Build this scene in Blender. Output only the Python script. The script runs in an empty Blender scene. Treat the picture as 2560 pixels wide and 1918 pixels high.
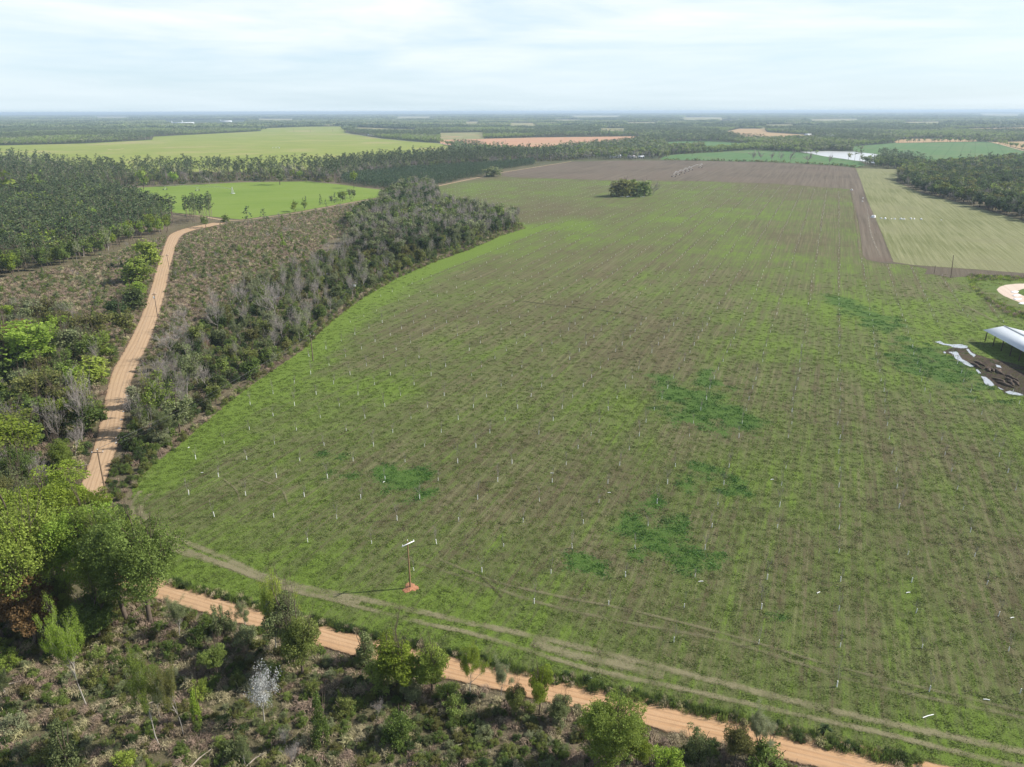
import bpy, math, random
import numpy as np
from mathutils import Vector, Matrix
from mathutils.geometry import delaunay_2d_cdt
R = math.radians
random.seed(7); rng = np.random.default_rng(7)
scene = bpy.context.scene
COL = scene.collection

# ------------------------------------------------------------------ camera model
W, H, F, CAMZ = 2560.0, 1918.0, 1774.0, 80.0
PITCH, ROLL = R(21.0), R(0.152)
cam_d = bpy.data.cameras.new('camera'); cam = bpy.data.objects.new('camera', cam_d); COL.objects.link(cam)
cam_d.sensor_width = 36; cam_d.lens = F / W * 36; cam_d.clip_start = 1; cam_d.clip_end = 200000
Mrot = Matrix.Rotation(R(90) - PITCH, 3, 'X') @ Matrix.Rotation(ROLL*-1, 3, 'Z')
cam.matrix_world = Matrix.Translation((0, 0, CAMZ)) @ Mrot.to_4x4()
scene.camera = cam
scene.render.resolution_x, scene.render.resolution_y = 1024, 767
MR = np.array(Mrot)
def ray(x, y):
    return MR @ np.array([(x - W/2)/F, -(y - H/2)/F, -1.0])
def P(x, y, z=0.0):
    d = ray(x, y); t = (z - CAMZ) / min(d[2], -1e-4)
    return (d[0]*t, d[1]*t)
def proj(p):
    v = MR.T @ (np.array(p, float) - np.array([0, 0, CAMZ]))
    if v[2] > -1: return None
    return (W/2 + F*v[0]/-v[2], H/2 - F*v[1]/-v[2], -v[2])
def hgt(bx, by, ty):
    """height of an upright thing whose foot is at pixel (bx,by) and whose top reaches pixel row ty"""
    x, y = P(bx, by); lo, hi = 0.0, 60.0
    for _ in range(40):
        m = (lo + hi)/2
        if proj((x, y, m))[1] > ty: lo = m
        else: hi = m
    return lo
def wid(bx, by, w):
    x, y = P(bx, by); return w * proj((x, y, 0))[2] / F
def PP(pts): return [P(*p) for p in pts]

# ------------------------------------------------------------------ numpy helpers
def vnoise(x, y, seed=0):
    xi = np.floor(x).astype(np.int64); yi = np.floor(y).astype(np.int64)
    fx = x - xi; fy = y - yi; fx = fx*fx*(3-2*fx); fy = fy*fy*(3-2*fy)
    def h(a, b):
        n = (a*374761393 + b*668265263 + seed*1442695041) & 0x7fffffff
        n = ((n ^ (n >> 13))*1274126177) & 0x7fffffff
        return ((n ^ (n >> 16)) & 0xffff)/65535.0
    return (h(xi,yi)*(1-fx)+h(xi+1,yi)*fx)*(1-fy)+(h(xi,yi+1)*(1-fx)+h(xi+1,yi+1)*fx)*fy
def fbm(x, y, seed=0, o=4):
    s = 0; a = .5; t = 0
    for k in range(o):
        s = s + a*vnoise(x*2**k, y*2**k, seed+k); t += a; a *= .5
    return s/t
def inpoly(px, py, poly):
    px = np.asarray(px, float); py = np.asarray(py, float); ins = np.zeros(px.shape, bool)
    n = len(poly)
    for i in range(n):
        x1, y1 = poly[i]; x2, y2 = poly[(i+1) % n]
        if y1 == y2: continue
        c = ((y1 > py) != (y2 > py)) & (px < (x2-x1)*(py-y1)/(y2-y1) + x1)
        ins ^= c
    return ins
def dseg(px, py, line):
    d = np.full(np.shape(px), 1e9)
    for (x1, y1), (x2, y2) in zip(line[:-1], line[1:]):
        L = (x2-x1)**2+(y2-y1)**2+1e-9
        t = np.clip(((px-x1)*(x2-x1)+(py-y1)*(y2-y1))/L, 0, 1)
        d = np.minimum(d, np.hypot(px-x1-t*(x2-x1), py-y1-t*(y2-y1)))
    return d

def mesh_from(name, V, Fc, mats=(), tint=None, midx=None, smooth=False):
    """V (n,3); Fc (m,4) or (m,3)"""
    me = bpy.data.meshes.new(name); V = np.asarray(V, np.float32); Fc = np.asarray(Fc, np.int32)
    k = Fc.shape[1]
    me.vertices.add(len(V)); me.vertices.foreach_set('co', V.ravel())
    me.loops.add(Fc.size); me.loops.foreach_set('vertex_index', Fc.ravel())
    me.polygons.add(len(Fc)); me.polygons.foreach_set('loop_start', np.arange(0, Fc.size, k, dtype=np.int32))
    me.polygons.foreach_set('loop_total', np.full(len(Fc), k, np.int32))
    if midx is not None: me.polygons.foreach_set('material_index', np.asarray(midx, np.int32))
    if smooth: me.polygons.foreach_set('use_smooth', np.ones(len(Fc), bool))
    for m in mats: me.materials.append(m)
    me.update(calc_edges=True)
    if tint is not None:
        a = me.attributes.new('tint', 'FLOAT', 'FACE'); a.data.foreach_set('value', np.asarray(tint, np.float32))
    return me
def link(name, me, parent=None, loc=None):
    o = bpy.data.objects.new(name, me); COL.objects.link(o)
    if parent is not None: o.parent = parent
    if loc is not None: o.location = loc
    return o
def tag(o, label=None, cat=None, group=None, kind=None):
    if label: o['label'] = label
    if cat: o['category'] = cat
    if group: o['group'] = group
    if kind: o['kind'] = kind
    return o
def empty(name, loc=(0,0,0), rz=0, label=None, cat=None, group=None):
    o = bpy.data.objects.new(name, None); COL.objects.link(o); o.location = loc; o.rotation_euler = (0,0,rz)
    o.empty_display_size = .5
    return tag(o, label, cat, group)

class MB:
    """collects quads"""
    def __init__(s): s.v = []; s.f = []; s.t = []; s.n = 0
    def add(s, V, Fc, t=None):
        V = np.asarray(V, float); Fc = np.asarray(Fc, int)
        s.v.append(V); s.f.append(Fc + s.n); s.n += len(V)
        s.t.append(np.full(len(Fc), .5) if t is None else np.broadcast_to(t, (len(Fc),)))
    def box(s, c, d, rz=0, t=None):
        x, y, z = [q/2 for q in d]
        V = np.array([(-x,-y,-z),(x,-y,-z),(x,y,-z),(-x,y,-z),(-x,-y,z),(x,-y,z),(x,y,z),(-x,y,z)])
        ca, sa = math.cos(rz), math.sin(rz)
        V = V @ np.array([[ca,sa,0],[-sa,ca,0],[0,0,1]]) + np.array(c)
        s.add(V, [(0,3,2,1),(4,5,6,7),(0,1,5,4),(1,2,6,5),(2,3,7,6),(3,0,4,7)], t)
    def tube(s, pts, r, n=6, t=None, cap=True):
        pts = np.asarray(pts, float); m = len(pts); r = np.broadcast_to(np.asarray(r, float), (m,))
        d = np.gradient(pts, axis=0); d /= np.linalg.norm(d, axis=1)[:,None]+1e-9
        up = np.where(np.abs(d[:, 2:3]) > .9, np.array([[1.,0,0]]), np.array([[0,0,1.]]))
        a = np.cross(d, up); a /= np.linalg.norm(a, axis=1)[:,None]+1e-9; b = np.cross(d, a)
        an = np.arange(n)*2*math.pi/n
        V = pts[:,None,:] + r[:,None,None]*(np.cos(an)[None,:,None]*a[:,None,:] + np.sin(an)[None,:,None]*b[:,None,:])
        i = np.arange(m-1)[:,None]*n; j = np.arange(n)[None,:]; j2 = (j+1) % n
        Fq = np.stack([i+j, i+j2, i+n+j2, i+n+j], -1).reshape(-1,4)
        s.add(V.reshape(-1,3), Fq, t)
        if cap and n in (4,6):
            e = (m-1)*n
            q = [(0,1,2,3)] if n == 4 else [(0,1,2,3),(0,3,4,5)]
            s.add(V[-1], q, None if t is None else t); s.add(V[0], [tuple(reversed(k)) for k in q], None)
    def leaves(s, C, size, t, asp=.7, flat=0.0):
        C = np.asarray(C, float); n = len(C)
        a = rng.normal(size=(n,3)); a[:,2] *= (1-flat); a /= np.linalg.norm(a, axis=1)[:,None]
        b = rng.normal(size=(n,3)); b[:,2] *= (1-flat); b -= (a*b).sum(1)[:,None]*a; b /= np.linalg.norm(b, axis=1)[:,None]+1e-9
        sz = size*rng.uniform(.6, 1.3, n)[:,None]/2
        a *= sz; b *= sz*asp
        V = np.stack([C-a, C-b*1.0+a*.15, C+a, C+b+a*.15], 1).reshape(-1,3)
        s.add(V, np.arange(4*n).reshape(-1,4), t)
    def mesh(s, name, mats, smooth=False):
        return mesh_from(name, np.concatenate(s.v), np.concatenate(s.f), mats, np.concatenate(s.t), None, smooth)
def merge(name, parts, mats):
    v=[];f=[];t=[];mi=[];n=0
    for k, mb in enumerate(parts):
        if not mb.v: continue
        V = np.concatenate(mb.v); Fc = np.concatenate(mb.f)
        v.append(V); f.append(Fc+n); t.append(np.concatenate(mb.t)); mi.append(np.full(len(Fc), k)); n += len(V)
    return mesh_from(name, np.concatenate(v), np.concatenate(f), mats, np.concatenate(t), np.concatenate(mi))

# ------------------------------------------------------------------ materials
class NT:
    def __init__(s, nt): s.nt = nt; s.nt.nodes.clear()
    def n(s, t, **kw):
        nd = s.nt.nodes.new(t)
        for k, v in kw.items():
            if k.startswith('i_'):
                key = k[2:]; key = int(key) if key.isdigit() else key.replace('_', ' ')
                sock = nd.inputs[key]
                if isinstance(v, bpy.types.NodeSocket): s.nt.links.new(v, sock)
                else: sock.default_value = v
            else: setattr(nd, k, v)
        return nd
    def link(s, a, b): s.nt.links.new(a, b)
    def math(s, op, a, b=0.0, c=None, clamp=False):
        nd = s.n('ShaderNodeMath', operation=op, use_clamp=clamp)
        for i, v in enumerate((a, b) if c is None else (a, b, c)):
            if isinstance(v, bpy.types.NodeSocket): s.link(v, nd.inputs[i])
            else: nd.inputs[i].default_value = v
        return nd.outputs[0]
    def mix(s, fac, a, b, bt='MIX'):
        nd = s.n('ShaderNodeMix', data_type='RGBA', blend_type=bt)
        for i, v in ((0, fac), (6, a), (7, b)):
            if isinstance(v, bpy.types.NodeSocket): s.link(v, nd.inputs[i])
            elif i == 0: nd.inputs[0].default_value = v
            else: nd.inputs[i].default_value = (*v, 1)
        return nd.outputs[2]
    def ramp(s, x, a, b):
        return s.n('ShaderNodeMapRange', i_Value=x, i_1=a, i_2=b).outputs[0]
    def noise(s, vec, scale, detail=4, rough=.55, dist=0.0):
        nd = s.n('ShaderNodeTexNoise', i_Scale=scale, i_Detail=detail, i_Roughness=rough, i_Distortion=dist)
        if vec is not None: s.link(vec, nd.inputs['Vector'])
        return nd.outputs['Fac']
    def mapping(s, vec, rz=0, sc=(1,1,1), loc=(0,0,0)):
        q = s.n('ShaderNodeMapping', i_Vector=vec, i_Rotation=(0,0,rz)).outputs[0]      # turn first, then stretch
        return s.n('ShaderNodeMapping', i_Vector=q, i_Scale=sc, i_Location=loc).outputs[0]
def new_mat(name):
    m = bpy.data.materials.new(name); m.use_nodes = True
    t = NT(m.node_tree); out = t.n('ShaderNodeOutputMaterial'); return m, t, out
def pos(t): return t.n('ShaderNodeNewGeometry').outputs['Position']
def attr(t, n): return t.n('ShaderNodeAttribute', attribute_name=n).outputs['Fac']

def leaf_mat(name, col, var=.35, alt=None, transl=.46):
    f_ = 1.6 if transl > .4 else 1.3
    if name not in ('white_blossom', 'field_grass', 'field_dry_grass', 'field_olive_grass', 'clover_leaves'): col = tuple(q*f_ for q in col); alt = alt and tuple(q*f_ for q in alt)
    m, t, out = new_mat(name)
    oi = t.n('ShaderNodeObjectInfo').outputs['Random']; ti = attr(t, 'tint')
    lo = tuple(c*(1-var) for c in col); hi = tuple(c*(1+var) for c in col)
    c = t.mix(ti, lo, hi)
    if alt: c = t.mix(t.ramp(oi, .35, 1.0), c, t.mix(ti, tuple(q*(1-var) for q in alt), tuple(q*(1+var) for q in alt)))
    k = t.math('MULTIPLY_ADD', oi, .6, .7)
    c = t.mix(1.0, c, t.n('ShaderNodeCombineColor', i_0=k, i_1=k, i_2=k).outputs[0], 'MULTIPLY')
    d = t.n('ShaderNodeBsdfPrincipled', i_Base_Color=c, i_Roughness=.6)
    d.inputs['Specular IOR Level'].default_value = .2
    tr = t.n('ShaderNodeBsdfTranslucent', i_Color=c)
    mx = t.n('ShaderNodeMixShader', i_0=transl, i_1=d.outputs[0], i_2=tr.outputs[0])
    t.link(mx.outputs[0], out.inputs[0]); return m
def plain_mat(name, col, rough=.8, metal=0.0, var=.25, scale=3.0, bump=0.0, spec=.3):
    m, t, out = new_mat(name)
    p = t.n('ShaderNodeTexCoord').outputs['Object']
    nz = t.noise(p, scale, 5, .6)
    c = t.mix(nz, tuple(q*(1-var) for q in col), tuple(min(1, q*(1+var)) for q in col))
    b = t.n('ShaderNodeBsdfPrincipled', i_Base_Color=c, i_Roughness=rough, i_Metallic=metal)
    b.inputs['Specular IOR Level'].default_value = spec
    if bump:
        bp = t.n('ShaderNodeBump', i_Height=nz, i_Strength=bump, i_Distance=.1); t.link(bp.outputs[0], b.inputs['Normal'])
    t.link(b.outputs[0], out.inputs[0]); return m

LM = {
 'yg': leaf_mat('yellow_green_leaves', (.155,.200,.024), .3, (.13,.19,.03)),
 'bg': leaf_mat('bright_green_leaves', (.148,.195,.036), .3, (.165,.20,.036)),
 'mg': leaf_mat('mid_green_leaves', (.098,.140,.032), .35, (.115,.145,.036)),
 'dg': leaf_mat('dark_green_leaves', (.050,.080,.024), .35, (.05,.066,.02)),
 'gg': leaf_mat('grey_green_leaves', (.130,.155,.062), .3, (.14,.15,.085)),
 'ol': leaf_mat('olive_leaves', (.125,.125,.040), .35, (.10,.12,.03)),
 'rs': leaf_mat('russet_leaves', (.165,.105,.045), .35, (.13,.12,.04)),
 'wh': leaf_mat('white_blossom', (.48,.49,.47), .25, None, .15),
 'pn': leaf_mat('pine_needles', (.058,.086,.034), .4, (.078,.098,.040), .25),
 'yp': leaf_mat('young_pine_needles', (.048,.086,.038), .35, (.044,.07,.028), .12),
 'br': leaf_mat('dead_stalks', (.24,.175,.13), .4, (.15,.12,.075), .1),
 'ta': leaf_mat('dry_grass', (.31,.26,.165), .35, (.2,.19,.09), .1),
 'fd': leaf_mat('far_leaves', (.135,.175,.065), .3, (.13,.165,.05), .25),
 'fp': leaf_mat('far_pines', (.078,.112,.050), .3, (.11,.14,.055), .2), 'fg': leaf_mat('far_pale_leaves', (.20,.225,.11), .3, (.21,.21,.13), .35), 'fy': leaf_mat('far_bright_leaves', (.20,.255,.075), .3, (.16,.205,.06), .35),
}
BARK = plain_mat('brown_bark', (.11,.085,.065), .9, var=.3, scale=2, spec=.1)
PALE = plain_mat('pale_bark', (.34,.31,.27), .9, var=.3, scale=2, spec=.1)
TWIG = plain_mat('grey_twigs', (.30,.27,.245), .9, var=.3, scale=1, spec=.1)
PBARK = plain_mat('pine_bark', (.21,.165,.135), .9, var=.3, scale=2, spec=.1)
REDTW = plain_mat('reddish_twigs', (.24,.15,.11), .9, var=.3, scale=1, spec=.1)

# ------------------------------------------------------------------ tree generators (unit: metres, nominal height given)
def unit(v): v = np.asarray(v, float); return v/(np.linalg.norm(v)+1e-9)
def grow(mb, p, d, L, r, lev, maxlev, nch, sides, tips, up=.15, ang=.75, kink=.18, rmin=.012):
    seg = 4 if lev < 2 else 3
    pts = [np.array(p, float)]; dirs = [unit(d)]
    for i in range(seg):
        nd = unit(dirs[-1] + rng.normal(size=3)*kink + np.array([0,0,up]))
        dirs.append(nd); pts.append(pts[-1] + nd*L/seg)
    r2 = max(r*.45, rmin)
    mb.tube(pts, np.linspace(r, r2, seg+1), sides if lev == 0 else (4 if lev < 3 else 3), rng.random(), cap=False)
    if lev >= maxlev:
        tips.append(pts[-1]); return
    n = nch[lev] if lev < len(nch) else nch[-1]
    for k in range(n):
        t = rng.uniform(.35 if lev else .42, 1.0) if k else 1.0
        i = min(int(t*seg), seg-1); fr = t*seg - i
        q = pts[i]*(1-fr) + pts[i+1]*fr; dd = dirs[i+1]
        perp = unit(np.cross(dd, rng.normal(size=3)))
        a = ang*rng.uniform(.5, 1.25)*(.35 if k == 0 else 1)
        nd = unit(dd*math.cos(a) + perp*math.sin(a))
        grow(mb, q, nd, L*rng.uniform(.55, .8)*(1-.25*t*(k > 0)), max(r2*rng.uniform(.75, 1.0), rmin), lev+1, maxlev, nch, sides, tips, up, ang, kink, rmin)
    if lev > 0: tips.append(pts[-1])
def blob(n, rad, shell=.55):
    v = rng.normal(size=(n,3)); v /= np.linalg.norm(v, axis=1)[:,None]
    return v*rad*(rng.uniform(shell, 1, n)**.6)[:,None]
def crown_pts(nc, w, zb, zt, lobes, low=None):
    """clump centres spread over a lobed crown (radius w/2, from zb to zt)"""
    ph = rng.uniform(0, 6.28, 4); out = []
    lob = [(rng.uniform(0, 6.28), rng.uniform(.2, .75), rng.uniform(.35 if low is None else low, .85), rng.uniform(.35, .55)) for _ in range(lobes)]
    while len(out) < nc:
        if rng.random() < .28: a, rr, zz, s = 0, 0, .5, .8
        else: a, rr, zz, s = lob[rng.integers(lobes)]
        c = np.array([math.cos(a)*rr*.62, math.sin(a)*rr*.62, zz*.9])
        v = unit(rng.normal(size=3)); q = c + v*np.array([s, s, s*.75])*rng.uniform(.55, 1.0)*.62
        if q[2] < .02 or q[2] > 1.05: continue
        out.append((q[0]*w/2*1.05, q[1]*w/2*1.05, zb + q[2]*(zt-zb)))
    return np.array(out)
LOD = {'hi': dict(n=110, l=170, s=.22, r=.88), 'mid': dict(n=60, l=36, s=.55, r=1.05), 'low': dict(n=34, l=12, s=1.0, r=1.3), 'far': dict(n=13, l=8, s=1.7, r=1.5)}
def T_leafy(lod, h=11, w=9, zb=.2, dens=1.0):
    L = LOD[lod]; tr = MB(); tips = []
    ml = {'hi':3,'mid':2,'low':1,'far':0}[lod]
    grow(tr, (0,0,0), (rng.normal()*.05, rng.normal()*.05, 1), h*.62, .026*h*.75, 0, ml, [7,4,3], 7 if lod == 'hi' else 5, tips, .22, .6, .06)
    cr = MB(); C = crown_pts(int(L['n']*dens), w, h*zb, h*.97, 9, .0 if zb < .1 else None)
    for c in C:
        k = int(L['l']*rng.uniform(.6, 1.3)); rr = L['r']*rng.uniform(.65, 1.25)
        b = blob(k, rr); b[:,2] *= .7
        cr.leaves(c+b, L['s'], np.clip(rng.uniform(.15,.85)+rng.normal(size=k)*.22, 0, 1), flat=.25)
    return tr, cr
def T_big(lod):
    tr, cr = MB(), MB(); h, w = 17, 15; L = LOD[lod]; f = {'hi':2.6,'mid':2.2,'low':2,'far':2}[lod]
    grow(tr, (0,0,0), (rng.normal()*.04, rng.normal()*.04, 1), h*.46, .34, 0, {'hi':3,'mid':2,'low':1,'far':0}[lod], [8,4,3], 8, [], .22, .6, .05)
    for c in crown_pts(int(L['n']*f), w, h*.16, h*.97, 12):
        k = int(L['l']*.85*rng.uniform(.6, 1.3)); b = blob(k, L['r']*rng.uniform(.8, 1.3)); b[:,2] *= .7
        cr.leaves(c+b, L['s'], np.clip(rng.uniform(.15,.85)+rng.normal(size=k)*.22, 0, 1), flat=.25)
    return tr, cr
def T_sparse(lod, h=12, w=8, dens=.62, zb=.35):
    L = LOD[lod]; tr = MB(); tips = []
    ml = {'hi':4,'mid':3,'low':2,'far':1}[lod]
    grow(tr, (0,0,0), (rng.normal()*.1, rng.normal()*.1, 1), h*.6, .016*h, 0, ml, [7,4,3,2], 6, tips, .16, .72, .16, .015 if lod == 'hi' else .025)
    cr = MB(); T = np.array(tips); T = T[T[:,2] > h*zb*.8]
    m = min(len(T), int(L['n']*2.2)); T = T[rng.permutation(len(T))[:m]]
    for c in T:
        k = max(2, int(L['l']*dens*rng.uniform(.4, 1.2))); b = blob(k, L['r']*.95, .1)
        cr.leaves(c+b, L['s']*.85, np.clip(rng.uniform(.2,.8)+rng.normal(size=k)*.22, 0, 1), flat=.2)
    return tr, cr
def T_bare(lod, h=11, w=8):
    tr = MB(); tips = []
    ml = {'hi':5,'mid':4,'low':3,'far':2}[lod]
    rm = {'hi':.013,'mid':.019,'low':.045,'far':.1}[lod]
    grow(tr, (0,0,0), (rng.normal()*.08, rng.normal()*.08, 1), h*.55, .012*h, 0, ml, [8,5,4,3,2], 6, tips, .16, .7, .15, rm)
    return tr, MB()
def T_pine(lod, h=20, w=7, bare=.5):
    L = LOD[lod]; tr = MB(); cr = MB()
    lean = rng.normal(size=2)*.03*h
    pts = [(lean[0]*t*t, lean[1]*t*t, h*t*.98) for t in np.linspace(0, 1, 6)]
    tr.tube(pts, np.linspace(.17, .05, 6)*h/20*1.15, 6 if lod != 'far' else 3, .5, cap=False)
    nb = {'hi':60,'mid':34,'low':15,'far':7}[lod]
    for i in range(nb):
        t = bare + (1-bare)*(i+rng.random())/nb; z = h*t
        u = (t-bare)/(1-bare); rad = w/2*(1.0-.72*u**2.6)*(.5+.5*min(1, u*3.5))*rng.uniform(.35, 1.15)
        a = rng.uniform(0, 6.28); q = np.array([lean[0]*t*t+math.cos(a)*rad, lean[1]*t*t+math.sin(a)*rad, z + rad*.15])
        if lod in ('hi','mid'): tr.tube([(lean[0]*t*t, lean[1]*t*t, z-.3), q], [.05,.03], 3, .5, cap=False)
        k = {'hi':90,'mid':22,'low':8,'far':4}[lod]; b = blob(k, {'hi':.85,'mid':1.0,'low':1.3,'far':1.8}[lod], .2); b[:,2] *= .5
        cr.leaves(q+b, {'hi':.3,'mid':.62,'low':1.3,'far':2.4}[lod], np.clip(rng.uniform(.1,.9)+rng.normal(size=k)*.2, 0, 1), asp=.5, flat=.35)
    return tr, cr
def T_ypine(lod, h=8, w=4):
    tr = MB(); cr = MB(); tr.tube([(0,0,0),(0,0,h*.5),(0,0,h*.97)], [.1,.06,.02], 4, .5, cap=False)
    nb = {'hi':70,'mid':34,'low':16,'far':7}[lod]
    for i in range(nb):
        t = .06+.94*(i+rng.random())/nb; rad = w/2*(1-t)**.75*rng.uniform(.4, 1.05)*1.05; a = rng.uniform(0, 6.28)
        k = {'hi':60,'mid':16,'low':6,'far':4}[lod]; b = blob(k, {'hi':.5,'mid':.6,'low':.8,'far':1.2}[lod], .2)
        cr.leaves(np.array([math.cos(a)*rad, math.sin(a)*rad, h*t])+b, {'hi':.25,'mid':.45,'low':.9,'far':1.6}[lod], np.clip(rng.uniform(.1,.9)+rng.normal(size=k)*.2, 0, 1), asp=.4)
    return tr, cr
def T_shrub(lod, h=3.2, w=3.6, cone=0):   # several stems from one foot
    tr = MB(); cr = MB()
    for k in range(5):
        a = rng.uniform(0, 6.28); tr.tube([(0,0,0),(math.cos(a)*w*.18, math.sin(a)*w*.18, h*.45),(math.cos(a)*w*.32, math.sin(a)*w*.32, h*.8)], [.05,.035,.02], 3, .5, cap=False)
    nc, k0, s, r = {'hi':(46,80,.16,.42),'mid':(22,26,.34,.55),'low':(10,8,.7,.7),'far':(5,4,1.2,.8)}[lod]
    for c in range(nc):
        v = unit(rng.normal(size=3)); rr = rng.uniform(.5,1); zz = abs(v[2])*rr
        f = (1-zz)**.9 if cone else 1
        q = np.array([v[0]*rr*w*.42*(f if cone else 1)*rng.uniform(.7,1.2), v[1]*rr*w*.42*(f if cone else 1)*rng.uniform(.7,1.2), .25+zz*h*.85*rng.uniform(.75,1.1)])
        k = int(k0*rng.uniform(.5,1.3)); cr.leaves(q+blob(k, r, .2), s, np.clip(rng.uniform(.1,.9)+rng.normal(size=k)*.2, 0, 1), flat=.15)
    return tr, cr
def T_brush(lod, h=1.3, w=2.4, n=90):
    """arching dead stalks"""
    cr = MB(); n = {'hi':n,'mid':int(n*.4),'low':int(n*.15),'far':8}[lod]; s = {'hi':.045,'mid':.08,'low':.16,'far':.3}[lod]
    base = rng.uniform(0, 6.28)
    for i in range(n):
        a = base + rng.normal()*1.3; p = rng.normal(size=2)*w*.22; L = rng.uniform(.5,1)*w*.5
        hh = h*rng.uniform(.3, 1); dx, dy = math.cos(a), math.sin(a); nx, ny = -dy*s/2, dx*s/2
        pts = np.array([(p[0]+dx*L*t, p[1]+dy*L*t, hh*(1-(1-t*1.4)**2)*1.0) for t in (0,.35,.7,1)])
        V = np.concatenate([pts+[nx,ny,0], pts-[nx,ny,-s*.5]])
        cr.add(V, [(j,j+1,j+5,j+4) for j in range(3)], rng.random())
    return MB(), cr
def T_tuft(lod, h=.35, w=1.5, n=70):
    cr = MB(); n = {'hi':n,'mid':int(n*.5),'low':int(n*.3),'far':12}[lod]; s = {'hi':.07,'mid':.12,'low':.25,'far':.5}[lod]
    q = rng.normal(size=(n,2))*w*.28; a = rng.uniform(0,6.28,n); hh = h*rng.uniform(.35,1,n); ln = rng.normal(size=(n,2))*h*.55
    dx = np.cos(a)*s/2; dy = np.sin(a)*s/2; z = np.zeros(n)
    V = np.stack([np.stack([q[:,0]-dx,q[:,1]-dy,z],1), np.stack([q[:,0]+dx,q[:,1]+dy,z],1),
                  np.stack([q[:,0]+ln[:,0]+dx*.5,q[:,1]+ln[:,1]+dy*.5,hh],1), np.stack([q[:,0]+ln[:,0]-dx*.5,q[:,1]+ln[:,1]-dy*.5,hh],1)],1).reshape(-1,3)
    cr.add(V, np.arange(4*n).reshape(-1,4), np.repeat(rng.random(n),1)); return MB(), cr

KIND = {  # nominal height, width, generator
 'blossom': (8, 6, lambda lod: T_sparse(lod, 8, 6, .12)), 'leafy': (11, 9, T_leafy), 'big': (17, 15, T_big), 'bushy': (9, 8, lambda lod: T_leafy(lod, 9, 8, .02, 1.15)), 'sparse': (12, 8, T_sparse), 'bare': (11, 8, T_bare), 'pine': (20, 7, T_pine), 'ypine': (8, 4, T_ypine),
 'shrub': (3.2, 3.6, T_shrub), 'cone': (4.5, 3, lambda lod: T_shrub(lod, 4.5, 3, 1)), 'brush': (1.3, 2.4, T_brush), 'tuft': (.35, 1.5, T_tuft),
}
NVAR = {'hi': 3, 'mid': 4, 'low': 4, 'far': 4}
LIB = {}
def lib(kind, lod, var):
    """(trunk mesh, crown mesh, joined mesh, true height, true width) - built once"""
    k = (kind, lod, var)
    if k not in LIB:
        tr, cr = KIND[kind][2](lod)
        bark = {'pine': PBARK, 'ypine': PBARK, 'bare': TWIG, 'sparse': TWIG}.get(kind, BARK)
        allv = np.concatenate(tr.v + cr.v); hh = np.percentile(allv[:,2], 99.5); ww = 2*np.percentile(np.hypot(allv[:,0], allv[:,1]), 98.5)
        LIB[k] = (tr, cr, bark, hh, ww, {})
    return LIB[k]
def lib_mesh(kind, lod, var, part, col, bark=None):
    tr, cr, bk, hh, ww, cache = lib(kind, lod, var); bk = bark or bk; key = (part, col, bk.name)
    if key not in cache:
        if part == 'trunk': cache[key] = tr.mesh(f'{kind}_trunk', [bk])
        elif part == 'crown': cache[key] = cr.mesh(f'{kind}_crown', [LM[col]])
        elif not tr.v: cache[key] = cr.mesh(kind, [LM[col]])
        else: cache[key] = merge(kind, [tr, cr], [bk, LM[col] if col else bk])
    return cache[key], hh, ww

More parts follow.
